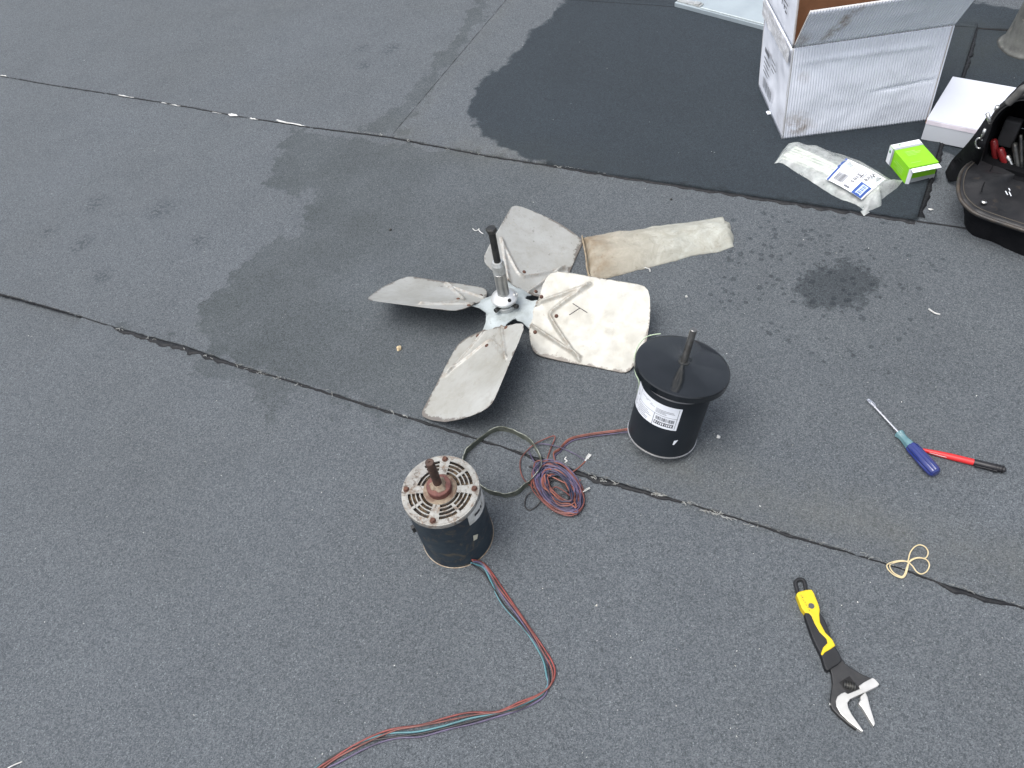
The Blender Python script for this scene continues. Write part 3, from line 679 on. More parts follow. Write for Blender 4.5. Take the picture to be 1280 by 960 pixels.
def coil(cx, cy, a, b, tilt, turns, seed, z0, jit=4.5, start=0):
    rr = random.Random(seed); P = []; n = int(turns*12)
    for i in range(n+1):
        t = start+2*PI*i/12; g = 1+.12*math.sin(seed*3+i*.37)+rr.uniform(-.04, .04)
        x = math.cos(t)*a*g; y = math.sin(t)*b*g; c, s = math.cos(tilt), math.sin(tilt)
        P.append((cx+x*c-y*s+rr.uniform(-1, 1)*jit*.4, cy+x*s+y*c+rr.uniform(-1, 1)*jit*.4, z0+.008*abs(math.sin(seed+i*.21))+rr.uniform(0, .002)))
    return P
def wire3(P, m, name='lead', r=.00135, parent=None):
    Q = [W(*p) for p in P]; mb = MB(); mb.tube(spline(Q, 6), r, 8); return mb.build(name, WR[m], parent, smooth=True)
lead_in = [(788, 537, .020), (770, 539.5, .010), (757, 541, .006), (730, 545, .005), (712, 550, .005), (700, 562, .006), (693, 574, .010)]
brown = wire3([(x, y, z) for x, y, z in lead_in]+coil(697, 609, 36, 23, .85, 5.6, 1, .005), 'brown', parent=newm)
wire3([(x+1, y+2.2, z) for x, y, z in lead_in]+coil(697, 608, 32, 20, .85, 6.2, 2, .006), 'purple', parent=newm)
wire3([(x-.5, y-1.6, z+.0015) for x, y, z in lead_in]+coil(699, 609, 26, 14, .8, 3.5, 5, .009)+[(x, y, .012) for x, y in z6([(820, 460), (885, 425)])], 'orange', parent=newm)
wire3([(x, y, z) for (x, y), z in zip(z6([(715, 300), (660, 310), (680, 230), (712, 150), (700, 133), (620, 165), (560, 200), (500, 262), (480, 310), (490, 390), (530, 450), (600, 488), (680, 488), (730, 475)]), [.012, .010, .008, .008, .010, .012, .012, .010, .008, .007, .008, .011, .014, .013])]+coil(700, 610, 22, 11, .8, 2, 8, .010), 'brown', parent=newm, name='lead_loop')
wire3([(x, y, z) for (x, y), z in zip(z6([(540, 235), (560, 280), (600, 345), (640, 420), (670, 480)]), [.008, .010, .012, .015, .014])]+coil(698, 607, 34, 21, .9, 4.6, 11, .006), 'purple', parent=newm)
wire3([(x, y, z) for (x, y), z in zip(z6([(600, 190), (640, 186), (740, 207), (840, 250), (895, 285), (915, 300)]), [.010, .012, .010, .008, .007, .006])], 'purple', parent=newm, r=.0012)
wire3([(x, y, z) for (x, y), z in zip(z6([(780, 385), (830, 372), (870, 345), (912, 305), (922, 290)]), [.012, .010, .008, .006, .006])], 'orange', parent=newm, r=.0013)
wire3([(x, y, z) for (x, y), z in zip(z6([(860, 435), (800, 500), (740, 525), (690, 500), (660, 440), (600, 400), (560, 345), (540, 335), (550, 345)]), [.014, .016, .015, .015, .014, .010, .006, .005, .004])], 'black', parent=newm, r=.0013)
wire3([(x, y, z) for (x, y), z in zip(z6([(715, 480), (650, 520), (620, 565), (590, 600), (550, 626), (518, 610), (513, 570), (530, 525), (580, 495), (640, 470)]), [.016, .012, .008, .005, .004, .004, .005, .007, .010, .013])], 'black', parent=newm, r=.0013)
wire3([(x, y, .009) for x, y, z in coil(699, 612, 17, 8, .8, 3, 15, .009)], 'black', parent=newm)
WR['navy'] = mat('dark blue wire', (.018, .022, .05), .4)
wire3(coil(698, 609, 33, 20, .88, 4.1, 21, .007, start=1.), 'navy', parent=newm); wire3(coil(697, 610, 28, 18, .8, 3.2, 27, .009, start=2.), 'purple', parent=newm); wire3(coil(699, 610, 22, 13, .9, 3.2, 33, .012, start=3.), 'navy', parent=newm)
def terminal(a, b, z, wd=.0035):
    A = W(*a, z); B = W(*b, z); d = (B-A); L = d.length; d.normalize(); s = d.cross(Vector((0, 0, 1))); mb = MB()
    mb.box(A+d*L*.2, d*L*.22, s*wd*.5, Vector((0, 0, .0016))); mb.box(A+d*L*.68, d*L*.30, s*wd, Vector((0, 0, .0005)))
    mb.box(A+d*L*.68+s*wd*.85+Vector((0, 0, .0012)), d*L*.28, s*wd*.15, Vector((0, 0, .0011))); mb.box(A+d*L*.68-s*wd*.85+Vector((0, 0, .0012)), d*L*.28, s*wd*.15, Vector((0, 0, .0011)))
    mb.build('spade_terminal', mat('tinned brass', (.7, .7, .66), .3, .7), newm)
for a, b in (((915, 300), (950, 255)), ((770, 362), (800, 378)), ((888, 515), (948, 480))):
    (a,), (b,) = z6([a]), z6([b]); terminal(a, b, .007 if a[0] < 700 or a[1] > 610 else .006, .0036 if a[1] < 610 else .0018)

# ------------------------------------------------------------------ old motor
OP = np.array([-.1703, .7593, .0039+.0005]); AXO = Vector((.0165, -.0528, 1)).normalized(); LO = .1882; O0 = Vector(OP)
oldm = empty('old_motor', (OP[0], OP[1], GZ), 'old weathered motor with rusty slotted end bell and chipped dark blue shell', 'motor')
def shell_mat():
    t = NT('chipped dark blue enamel')
    c = t.mix(t.ramp(t.noise(12, 6, .65, 1.0), .35, .7), (.014, .022, .032), (.028, .040, .050))
    c = t.mix(t.ramp(t.noise(26, 6, .7, 1.5), .54, .64, 0, .7), c, (.075, .065, .048))
    c = t.mix(t.ramp(t.noise(70, 5, .7), .62, .70, 0, .7), c, (.14, .09, .055))
    t.bump(t.noise(30, 5), .25, .002)
    return t.put(c, t.ramp(t.noise(20, 4), .3, .7, .32, .6), .1, Specular_IOR_Level=.3)
SHELL = shell_mat()
def bell_mat():
    t = NT('corroded aluminium')
    c = t.mix(t.ramp(t.noise(40, 6, .7), .35, .62), (.31, .315, .30), (.20, .195, .18))
    c = t.mix(t.ramp(t.noise(55, 6, .75, .8), .53, .66, 0, .9), c, (.14, .09, .055))
    c = t.mix(t.ramp(t.noise(110, 5, .7), .54, .64, 0, .85), c, (.07, .052, .04))
    t.bump(t.noise(180, 4), .5, .001)
    return t.put(c, .6, .25)
BELL = bell_mat()
mb = MB(); mb.lathe(O0, AXO, [(0, .066), (0, .0700), (.003, .0712), (.0045, .0712), (.006, .0705), (LO-.012, .0705), (LO-.012, .066)], 96, cap=True); mb.build('motor_shell', SHELL, oldm, auto=30)
mb = MB(); mb.lathe(O0+AXO*.0005, AXO, [(0, .0708), (.0008, .0722), (.0028, .0722), (.0034, .0708)], 96); mb.build('bottom_rim', mat('rusty rim', (.3, .26, .2), .5, .5, c2=(.15, .09, .05), scale=60), oldm, auto=30)
mb = MB(); mb.lathe(O0+AXO*(LO-.0125), AXO, [(0, .0706), (.001, .0719), (.0085, .0719), (.0115, .0712), (.0120, .0695), (.0118, .0672), (.006, .0668)], 96, cap=False); mb.build('bell_rim', BELL, oldm, auto=35)
uo = AXO.orthogonal().normalized(); vo = AXO.cross(uo)
def op(r, a, h): return O0+AXO*h+(uo*math.cos(a)+vo*math.sin(a))*r
def oang(px, py):
    p = on_plane(px, py, O0+AXO*LO, AXO)-(O0+AXO*LO); return math.atan2(p.dot(vo), p.dot(uo)), p.length
spokes = [oang(*p)[0] for p in ((556.5, 573.5), (505, 612), (541, 652), (595, 611))]   # the four bolts
minor = [oang(*p)[0] for p in ((583, 587), (516, 635), (573, 639))]
solid_a = oang(516, 593)[0]
RAD = [.0295, .0312, .0366, .0388, .0442, .0464, .0518, .0540, .0596, .0620, .0642, .0685]
NA = 360; kept = {}
def adiff(a, b): return abs((a-b+PI) % (2*PI)-PI)
rows_r = RAD
mb = MB(); idx = {}
def vid(i, j, top):
    k = (i, j % NA, top)
    if k not in idx: idx[k] = len(mb.V); mb.V.append(tuple(op(rows_r[i], 2*PI*(j % NA)/NA, LO-(0 if top else .003)+(.0015*(1-rows_r[i]/.0685) if top else 0))))
    return idx[k]
keep = set()
for i in range(len(RAD)-1):
    for j in range(NA):
        a = 2*PI*(j+.5)/NA; r = (RAD[i]+RAD[i+1])/2; slot = (i % 2 == 1) and i < 9
        if slot:
            if any(adiff(a, s)*r < .0066+(r-.03)*.10 for s in spokes): slot = False
            if r > .036 and any(adiff(a, s)*r < .0024 for s in minor): slot = False
            if adiff(a, solid_a) < .42 and r > .047: slot = False
        if not slot: keep.add((i, j))
for (i, j) in keep:
    mb.F.append((vid(i, j, 1), vid(i+1, j, 1), vid(i+1, j+1, 1), vid(i, j+1, 1))); mb.M.append(0)
    for (di, dj, e) in ((-1, 0, ((i, j), (i, j+1))), (1, 0, ((i+1, j+1), (i+1, j))), (0, -1, ((i+1, j), (i, j))), (0, 1, ((i, j+1), (i+1, j+1)))):
        if (i+di, (j+dj) % NA) not in keep:
            p, q = e; mb.F.append((vid(*p, 1), vid(*q, 1), vid(*q, 0), vid(*p, 0))); mb.M.append(0)
mb.build('end_bell', BELL, oldm)
# windings below the slots
def wind_mat():
    t = NT('dirty windings'); c = t.mix(t.ramp(t.noise(90, 6, .7), .46, .66), (.018, .013, .010), (.17, .115, .06))
    t.bump(t.noise(200, 4), .8, .002); return t.put(c, .8, 0.)
mb = MB(); pr = [(LO-.03, .026), (LO-.010, .030), (LO-.0065, .040), (LO-.0060, .056), (LO-.010, .0635), (LO-.03, .066)]
mb.lathe(O0, AXO, pr, 72, mod=lambda a, h: 1+.02*math.sin(24*a), cap=False); mb.build('windings', wind_mat(), oldm, smooth=True)
mb = MB(); mb.lathe(O0+AXO*(LO-.012), AXO, [(0, .031), (.013, .031), (.0145, .029), (.0145, .026)], 64); mb.build('bearing_seat', mat('rust stained seat', (.11, .065, .045), .75, c2=(.22, .18, .13), scale=60, bump=.5, bscale=300), oldm, auto=30)
mb = MB(); mb.lathe(O0+AXO*(LO+.002), AXO, [(0, .0215), (.001, .0225), (.013, .0225), (.0145, .0215), (.0148, .012)], 64); mb.build('slinger', mat('red rubber slinger', (.085, .026, .022), .6, c2=(.14, .055, .042), scale=50, c3=(.07, .03, .025), scale3=90, lo3=.55), oldm, auto=30)
mb = MB(); mb.lathe(O0+AXO*(LO+.0160), AXO, [(0, .0155), (.002, .0135), (.005, .0115), (.009, .0092), (.0095, .0080)], 48, mod=lambda a, h: 1+.13*math.sin(3*a+1)+.06*math.sin(7*a)); mb.build('dried_grease', mat('dried grease', (.24, .20, .15), .8, c2=(.13, .08, .05), scale=90, bump=.6, bscale=300), oldm, smooth=True)
mb = MB(); mb.lathe(O0+AXO*(LO+.012), AXO, [(0, .0078), (.082, .0078), (.084, .0078), (.0850, .0070), (.0850, .0020), (.083, .0016)], 32); mb.build('shaft', mat('rusty shaft', (.045, .028, .022), .6, .3, c2=(.09, .05, .036), scale=70, c3=(.03, .022, .018), scale3=100), oldm, auto=30)
for s in spokes:
    mb = MB(); p = op(.0625, s, LO); mb.lathe(p, AXO, [(0, .0056), (.0015, .0056), (.0022, .0046), (.0022, .0042), (.005, .0042), (.0055, .0034)], 12); mb.build('bolt', RUST, oldm, auto=30)
ocf, oci = cyl(O0, AXO, RB)
def cpatch(px, name, m, dr=.0006, par=None):
    q = [oci(*p) for p in px]; mb = MB(); patch(mb, q, ocf, dr, 8, 6); return mb.build(name, m, par or oldm, smooth=True)
lb = cpatch([(600.5, 606), (605.5, 620), (587, 657), (583, 643)], 'stained_label', mat('stained paper', (.62, .62, .60), .6, c2=(.42, .42, .38), scale=60))
def lo2(x, y):
    q = [oci(*p) for p in ((583, 643), (587, 657), (605.5, 620), (600.5, 606))]
    g = [(q[0][k]*(1-x)+q[3][k]*x)*(1-y)+(q[1][k]*(1-x)+q[2][k]*x)*y for k in (0, 1)]; return ocf(g[0], g[1], .0010)
mb = MB(); print_on(mb, lo2, [('r', .2, .45, .42, .62), ('r', .46, .4, .52, .6), ('r', .58, .38, .6, .55)]); mb.build('label_print', PRINTD, lb)
cpatch([(591, 669), (597, 667), (596, 673), (591.5, 675.5)], 'paint_drip', mat('yellowed drip', (.55, .53, .42), .5), .0012)
mb = MB(); a0, h0 = oci(517, 660); p = ocf(a0, h0, .004)
A = W(514, 655, .15); q = ocf(oci(516.5, 661)[0], oci(516.5, 661)[1], .002); rad = (q-(O0+AXO*(q-O0).dot(AXO))).normalized(); mb.box(q, AXO*.009, rad*.004, AXO.cross(rad)*.004); mb.build('plastic_clip', BLACKOX, oldm, bevel=.0008)
# leads of the old motor, running out at the bottom of the picture
z7 = lambda pts: zm(pts, 380, 690, 3.5559)
redp = z7([(745, 38), (775, 40), (805, 55), (850, 110), (920, 220), (1000, 330), (1070, 430), (1106, 500), (1113, 550), (1085, 605), (1030, 640), (960, 668), (860, 708), (740, 716), (640, 735), (520, 766), (400, 785), (310, 815), (220, 862), (140, 908), (70, 955), (-40, 1040), (-180, 1130)])
tealp = z7([(740, 48), (765, 55), (800, 75), (832, 130), (870, 210), (925, 285), (985, 348), (1030, 415), (1062, 485), (1080, 550), (1085, 590), (1050, 640), (960, 680), (860, 716), (740, 740), (620, 775), (500, 798), (390, 805), (300, 828), (220, 862), (140, 905), (60, 955), (-50, 1040), (-180, 1120)])
purp = z7([(750, 44), (785, 50), (825, 95), (880, 190), (950, 285), (1015, 385), (1075, 480), (1088, 560), (1075, 620), (1045, 660), (960, 702), (860, 732), (760, 762), (640, 790), (520, 820), (420, 828), (330, 846), (250, 884), (160, 930), (90, 968), (-30, 1060), (-160, 1150)])
brwn = z7([(748, 40), (780, 44), (815, 75), (865, 155), (930, 245), (1005, 350), (1060, 440), (1100, 520), (1100, 580), (1062, 625), (1000, 660), (880, 708), (760, 722), (650, 745), (540, 768), (420, 788), (330, 822), (235, 868), (150, 915), (78, 962), (-30, 1050), (-170, 1140)])
blkp = z7([(742, 52), (770, 66), (800, 98), (840, 160), (890, 235), (960, 320), (1025, 400), (1070, 480), (1092, 560), (1080, 618), (1030, 662), (950, 700), (850, 722), (740, 752), (620, 782), (500, 810), (400, 822), (310, 838), (240, 858), (150, 898), (80, 945), (-30, 1030), (-170, 1110)])
mkz = lambda n, b, a=.0: [.02 if i == 0 else (.012 if i == 1 else b+a*(i % 3)) for i in range(n)]
wire(redp, 0, .0017, m='red', parent=oldm, zs=mkz(len(redp), .0046, .0008)); wire(tealp, 0, .0018, m='teal', parent=oldm, zs=mkz(len(tealp), .0038))
wire(purp, 0, .0017, m='purple', parent=oldm, zs=mkz(len(purp), .0042)); wire(brwn, 0, .0016, m='brown', parent=oldm, zs=mkz(len(brwn), .0062, .0005)); wire(blkp, 0, .0017, m='black', parent=oldm, zs=mkz(len(blkp), .0040, .0007))

# ------------------------------------------------------------------ metal band
bp = [(590, 596), (583, 588), (578.5, 578), (580, 568), (583.5, 561), (590, 555), (598, 548), (605, 543), (614, 536), (626, 533), (636, 535.5), (650, 541), (661, 548), (669, 558), (675, 570), (676.5, 580), (671, 590), (661, 600), (652, 607), (643, 614), (631, 616.5), (616, 613), (602, 607)]
P = spline([W(x, y, .020) for x, y in bp], 8, True); rows = []
for i, p in enumerate(P):
    t = (P[(i+1) % len(P)]-P[i-1]).normalized(); nn = Vector((-t.y, t.x, 0)); wv = nn*(.0015*fbm((p.x*50, p.y*50, 2), 1, 2)); lean = nn*.004*fbm((p.x*12, p.y*12, 5), 1, 2)
    zt = .019+.0025*fbm((p.x*30, p.y*30, 0), 1, 2); a = Vector((p.x, p.y, 0))+wv
    rows.append([tuple(a+nn*.0006+Vector((0, 0, .0035))+lean), tuple(a+nn*.0006+Vector((0, 0, zt))), tuple(a-nn*.0006+Vector((0, 0, zt))), tuple(a-nn*.0006+Vector((0, 0, .0035))+lean)])
mb = MB(); mb.grid(rows, closeu=True, closev=True)
band = mb.build('metal_band', mat('grimy green band', (.075, .085, .068), .42, .35, c2=(.16, .17, .14), scale=50, c3=(.05, .04, .03), scale3=70), auto=40)
mb = MB(); mb.tube([Vector(r_[1])+Vector((0, 0, .0003)) for r_ in rows], .00085, 6, closed=True); mb.build('edge_highlight', mat('pale edge highlight', (.36, .38, .33), .45, .4, c2=(.10, .11, .09), scale=45, lo=.42, hi=.55), band, smooth=True)  # highlight along the band's top edge, painted as a pale broken tube
tag(band, 'thin grimy green metal band bent into a loop behind the old motor', 'band')

# ------------------------------------------------------------------ flattened paper sleeve
z2 = lambda pts: zm(pts, 640, 240, 4.0)
def sleeve_mat():
    t = NT('dirty fibrous paper'); al = t.attr('along')
    c = t.mix(t.ramp(al, .0, .6), (.29, .26, .205), (.34, .35, .315))
    c = t.mix(t.ramp(t.noise(18, 6, .7, 1.2), .38, .68, 0, .7), c, (.20, .19, .15))
    c = t.mix(t.ramp(t.noise(60, 5, .75), .6, .7, 0, .5), c, (.14, .10, .06))
    c = t.mix(t.math('MULTIPLY', t.ramp(al, .0, .14, .8, 0), t.ramp(t.noise(30, 5), .35, .6)), c, (.18, .135, .085))
    b = t.bump(t.noise(45, 6, .65, 1.0), .7, .005); t.bump(t.noise(160, 4), .4, .001, b)
    return t.put(c, .8, 0.)
ol = resample([W(x, y, .012) for x, y in z2([(350, 222), (400, 211), (530, 185), (640, 175), (700, 160), (760, 155), (900, 135), (1055, 110), (1065, 130), (1090, 140), (1098, 190), (1108, 205), (1108, 258), (1040, 285), (900, 305), (820, 330), (740, 350), (560, 395), (440, 428), (388, 430), (378, 385), (370, 330), (358, 270)])], .009, .0022, 3)
me = pillow(ol, W(*z2([(420, 320)])[0], 0), W(*z2([(1060, 200)])[0], 0), .034, rings=16, nrm=.0060, nsc=22, flat=2.6, lift=lambda t: 1-.5*t)
slv = link('paper_sleeve', me, sleeve_mat(), None, True); tag(slv, 'flattened dirty beige fibrous sleeve lying beside the top fan blade', 'sleeve')
mb = MB(); P = spline([W(x, y, z) for (x, y), z in zip(z2([(352, 222), (362, 270), (372, 330), (378, 385), (390, 428)]), [.014, .022, .024, .020, .010])], 8)
rows = [[tuple(p+Vector((.0022*math.cos(a)-.001+.001*fbm((p.x*70, p.y*70, 0), 1, 2), .0012*math.cos(a), .005*math.sin(a)+.0014*fbm((p.x*70, p.y*70, a), 1, 2)))) for a in np.linspace(0, 2*PI, 8, endpoint=False)] for p in P]
mb.grid(rows, closev=True); mb.build('open_edge', mat('brown stained edge', (.30, .25, .18), .85, c2=(.2, .15, .09), scale=60, bump=.6), slv, smooth=True)

# ------------------------------------------------------------------ big white carton
def carton_mat():
    t = NT('white corrugated board')
    c = t.mix(t.ramp(t.noise(6, 6, .6), .35, .7), (.72, .755, .83), (.66, .69, .76))
    c = t.mix(t.ramp(t.noise(22, 6, .75, .5), .63, .78, 0, .5), c, (.33, .30, .27))
    s = t.math('MULTIPLY', t.attr('soil'), t.ramp(t.noise(35, 6, .75), .38, .62)); c = t.mix(t.math('MULTIPLY', s, .65), c, (.22, .17, .13))
    t.bump(t.noise(14, 5), .25, .006)
    return t.put(c, .62, 0.)
CART = carton_mat(); KRAFT = mat('brown kraft board', (.25, .125, .065), .8, c2=(.20, .10, .05), scale=20)
ED = mat('board edge', (.50, .50, .50), .8)
ZD = .0052
P0 = W(977, 174, ZD); P1 = W(1160, 150, ZD); ex = (P1-P0).normalized(); LXb = (P1-P0).length; ey = Vector((-ex.y, ex.x, 0)); LYb = .293; HB = .272; up = Vector((0, 0, 1))
P3 = P0+ey*LYb; P2 = P1+ey*LYb; sh = Vector((-.009, 0, 0))
box = empty('carton', P0+ex*LXb/2+ey*LYb/2, 'big white corrugated carton standing open with scuffed front', 'carton')
def panel(name, A, B, Hv, out, flute=.0011, nx=None, ny=14, th=.005, soil=None, dent=.002, seed=0, edgew=None, pitch=.0072, Bt=None):
    """board A->B along the bottom, rising by Hv, outside facing out; the outer face shows its flutes"""
    A = Vector(A); B = Vector(B); L = (B-A).length; nx = nx or int(L/pitch*6); rows = []; rows2 = []; so = []
    for j in range(ny+1):
        b = j/ny; row = []; row2 = []
        for i in range(nx+1):
            a = i/nx; p = A.lerp(B, a)+Vector(Hv)*b
            if Bt is not None: p = (A.lerp(B, a)).lerp(Bt[0].lerp(Bt[1], a), b)
            k = math.sin(PI*a)*math.sin(PI*min(1, b+.0))
            dn = dent*fbm((a*L*9+seed, b*3, seed), 1, 3)*min(1, k*3)
            if name == 'front_panel': dn += -.004*math.exp(-((b-.36-.10*a)/.018)**2)*max(0, min(1, (a-.5)*6))*min(1, (1-a)*12)+.0035*math.exp(-((b-.84)/.03)**2)*min(1, k*3)
            row.append(tuple(p+Vector(out)*(flute*math.cos(2*PI*a*L/pitch)+dn))); row2.append(tuple(p-Vector(out)*(th-dn)))
            so.append(soil(a, b) if soil else 0)
        rows.append(row); rows2.append(row2)
    mb = MB(); mb.grid(rows, mi=0); n1 = len(mb.V); mb.grid(rows2, mi=1)
    w_ = nx+1
    rg = [i for i in range(w_)]+[j*w_+nx for j in range(1, ny+1)]+[ny*w_+i for i in range(nx-1, -1, -1)]+[j*w_ for j in range(ny-1, 0, -1)]
    for i in range(len(rg)): a, b = rg[i], rg[(i+1) % len(rg)]; mb.F.append((a, b, b+n1, a+n1)); mb.M.append(2)
    o = mb.build(name, [CART, KRAFT, ED], box, smooth=True)
    at = o.data.attributes.new('soil', 'FLOAT', 'POINT'); at.data.foreach_set('value', (so+so)[:len(o.data.vertices)])
    return o
blob = lambda a, b, ca, cb, ra, rb: max(0, 1-((a-ca)/ra)**2-((b-cb)/rb)**2)
Hv = up*HB+sh
panel('front_panel', P0, P1, Hv, -ey, soil=lambda a, b: blob(a, b, .08, .18, .12, .16)+blob(a, b, .13, .10, .12, .12)*.9+blob(a, b, .10, .68, .05, .08)*.6+blob(a, b, .4, .02, .4, .04)*.4, seed=1, ny=56, dent=.0042)
panel('side_panel', P3, P0, Hv, -ex, flute=.0002, dent=.006, seed=2, ny=20, soil=lambda a, b: blob(a, b, .95, .15, .25, .2)*.5)
panel('back_panel', P2, P3, Hv, ey, seed=3); panel('side_panel', P1, P2, Hv, ex, flute=.0002, seed=4)
mb = MB(); ins = [P0+ex*.007+ey*.007, P1-ex*.007+ey*.007, P2-ex*.007-ey*.007, P3+ex*.007-ey*.007]; mb.hexa([p+up*.001 for p in ins], [p+up*.006 for p in ins]); mb.build('bottom_panel', KRAFT, box)
T0, T1, T2, T3 = [p+Hv for p in (P0, P1, P2, P3)]
fd = (up*math.cos(R(32))-ey*math.sin(R(32)))
panel('front_flap', T0+up*.001+ex*.004, T1+up*.001, fd*.150, (-ey*math.cos(R(32))-up*math.sin(R(32))).normalized(), seed=5, Bt=None, dent=.003, ny=12,
      soil=lambda a, b: blob(a, b, .16+.14*b, .55, .06, .6)*1.5+blob(a, b, .03, .2, .06, .3), )
fl = R(2)
panel('left_flap', T3+up*.001, T0+up*.001+ey*.004, (up*math.cos(fl)-ex*math.sin(fl))*.140, (-ex*math.cos(fl)-up*math.sin(fl)), flute=.0002, seed=6, dent=.003)
panel('back_flap', T2+up*.001, T3+up*.001, (up*math.cos(R(15))+ey*math.sin(R(15)))*.150, (ey*math.cos(R(15))-up*math.sin(R(15))), seed=7)
panel('right_flap', T1+up*.001-ex*.002, T2+up*.001, (up*math.cos(R(10))-ex*math.sin(R(10)))*.130, (ex*math.cos(R(10))+up*math.sin(R(10))), flute=.0002, seed=8)
# print on the carton's left side and flap
def side_fn(a, b): return P3.lerp(P0, a)+Hv*b-ex*.0075
mb = MB(); it = [('r', .22, .55, .40, .60), ('r', .22, .48, .44, .50), ('r', .22, .43, .42, .445), ('r', .22, .38, .46, .395), ('r', .22, .33, .40, .345), ('r', .50, .60, .62, .615), ('r', .5, .55, .66, .565), ('r', .5, .50, .60, .515)]
for k in range(16): it.append(('r', .24+k*.022, .16, .24+k*.022+random.choice([.006, .010, .014]), .28))
print_on(mb, side_fn, it); mb.build('carton_print', PRINT, box)
def flap_fn(a, b): return T3.lerp(T0, a)+(up*math.cos(fl)-ex*math.sin(fl))*.14*b-ex*.0050
mb = MB(); print_on(mb, flap_fn, [('r', .52, .58, .80, .60), ('r', .55, .50, .57, .57), ('r', .60, .46, .62, .57), ('r', .66, .5, .76, .52), ('r', .68, .44, .70, .52), ('r', .72, .42, .78, .45)]); mb.build('flap_mark', PRINTD, box)
# tape over the crushed left edge
mb = MB(); rows = []
for j in range(9):
    row = []
    for i in range(25): a = i/24; b = j/8; q = T3.lerp(T0, a)+up*(.004-b*.045-.003)-ex*(.006+.004*abs(fbm((a*5, b*3, 3), 1, 3))); row.append(tuple(q))
    rows.append(row)
mb.grid(rows); mb.build('packing_tape', mat('clear packing tape', (.68, .70, .74), .22, c2=(.55, .55, .56), scale=60, bump=.5, bscale=60, bdist=.003), box, smooth=True)
ragged('torn_tab', 961, 141, .022, .014, CART, None, ang=1.2, z=.006, seed=4)
tag(bpy.data.objects['torn_tab'], 'small torn white board tab sticking out by the carton left side', 'scrap')

# ------------------------------------------------------------------ flat white box
WB = mat('smooth white board', (.54, .565, .62), .5, c2=(.51, .535, .59), scale=6, bump=.1, bscale=20, bdist=.004)
Q0 = W(1151, 174, ZD); Q1 = W(1200, 184.5, ZD); fx = (Q1-Q0).normalized(); fy = Vector((-fx.y, fx.x, 0)); LXf = .168; LYf = .232; HF = .060
fb = empty('flat_box', Q0+fx*LXf/2+fy*LYf/2, 'flat smooth white box lying between the big carton and tool bag', 'box')
mb = MB(); mb.box(Q0+fx*LXf/2+fy*LYf/2+up*(HF-.012)/2, fx*LXf/2, fy*LYf/2, up*(HF-.012)/2); mb.build('tray', WB, fb, bevel=.0012)
mb = MB(); mb.box(Q0+fx*LXf/2+fy*(LYf/2+.003)+up*(HF-.002), fx*(LXf/2+.0015), fy*(LYf/2+.0005), up*.0022); mb.build('lid_panel', WB, fb, bevel=.001)
mb = MB(); a = Q0+up*(HF-.012); mb.hexa([a-fy*.001, a+fx*LXf-fy*.001, a+fx*LXf+fy*.003, a+fy*.003], [a+up*.010+fy*.001, a+fx*LXf+up*.010+fy*.001, a+fx*LXf+up*.010+fy*.004, a+up*.010+fy*.004]); mb.build('tuck_strip', mat('pinkish board strip', (.60, .56, .63), .6), fb)
mb = MB(); mb.box(Q0-fx*.0012+fy*.010+up*(HF-.006), fx*.001, fy*.008, up*.005); mb.build('corner_notch', KRAFT, fb)

# ------------------------------------------------------------------ green carton
GREEN = mat('lime green print', (.22, .56, .012), .4, c2=(.20, .52, .012), scale=20)
GWHITE = mat('white carton board', (.74, .77, .80), .45, c2=(.68, .71, .74), scale=30)
GGREY = mat('silver grey stripe', (.33, .36, .38), .45)
g0 = W(1130.7, 229.7, ZD); g1 = W(1105.7, 201.8, ZD); g2 = W(1166.8, 222.3, ZD)
gx = (g2-g0).normalized(); gy = (g1-g0); LYg = gy.length; gy.normalize(); gy = (gy-gx*gy.dot(gx)).normalized(); LXg = (g2-g0).length; HG = .049
gb = empty('small_carton', g0+gx*LXg/2+gy*LYg/2, 'small lime green and white carton with opened end flap', 'carton')
mb = MB(); mb.box(g0+gx*LXg/2+gy*LYg/2+up*HG/2, gx*LXg/2, gy*LYg/2, up*HG/2); mb.build('carton_body', GREEN, gb, bevel=.0008)
def gface(o, ax, ay, n):
    return lambda x, y: o+ax*x+ay*y+n*.0009
top = gface(g0+up*HG, gx, gy, up); lef = gface(g0, gy, up, -gx); fro = gface(g0, gx, up, -gy)
def quad(fn, x0, y0, x1, y1, name, m, p=None):
    mb = MB(); mb.add([fn(x0, y0), fn(x1, y0), fn(x1, y1), fn(x0, y1)], [(0, 1, 2, 3)]); return mb.build(name, m, p or gb)
quad(top, 0, LYg*.84, LXg, LYg, 'white_end_band', GWHITE); quad(top, 0, LYg*.76, LXg, LYg*.84, 'grey_stripe', GGREY)
quad(lef, LYg*.84, 0, LYg, HG, 'white_end_band', GWHITE); quad(lef, LYg*.76, 0, LYg*.84, HG, 'grey_stripe', GGREY)
LIME = mat('pale green print', (.42, .72, .18), .45)
mb = MB(); it = [('r', .25, .60, .60, .62), ('r', .25, .55, .75, .565), ('r', .25, .50, .70, .515), ('r', .25, .45, .55, .465), ('r', .15, .15, .5, .165)]
print_on(mb, lambda x, y: top(x*LXg, y*LYg), it); print_on(mb, lambda x, y: lef(x*LYg, y*HG), [('r', .2, .6, .6, .63), ('r', .2, .48, .66, .51), ('r', .2, .36, .5, .39), ('r', .2, .24, .62, .27)]); mb.build('small_print', LIME, gb)['kind'] = 'stuff'
mb = MB(); mb.lathe(g0+gy*LYg*.92+up*HG*.72-gx*.0012, -gx, [(0, .004), (.0004, .004)], 16); mb.build('round_logo', mat('green logo print', (.07, .25, .10), .5), gb); mb = MB(); mb.lathe(g0+up*(HG+.0010)+gy*LYg*.93+gx*LXg*.28, up, [(0, .003), (.0004, .003)], 12); mb.build('round_logo', mat('green logo print', (.07, .25, .10), .5), gb)
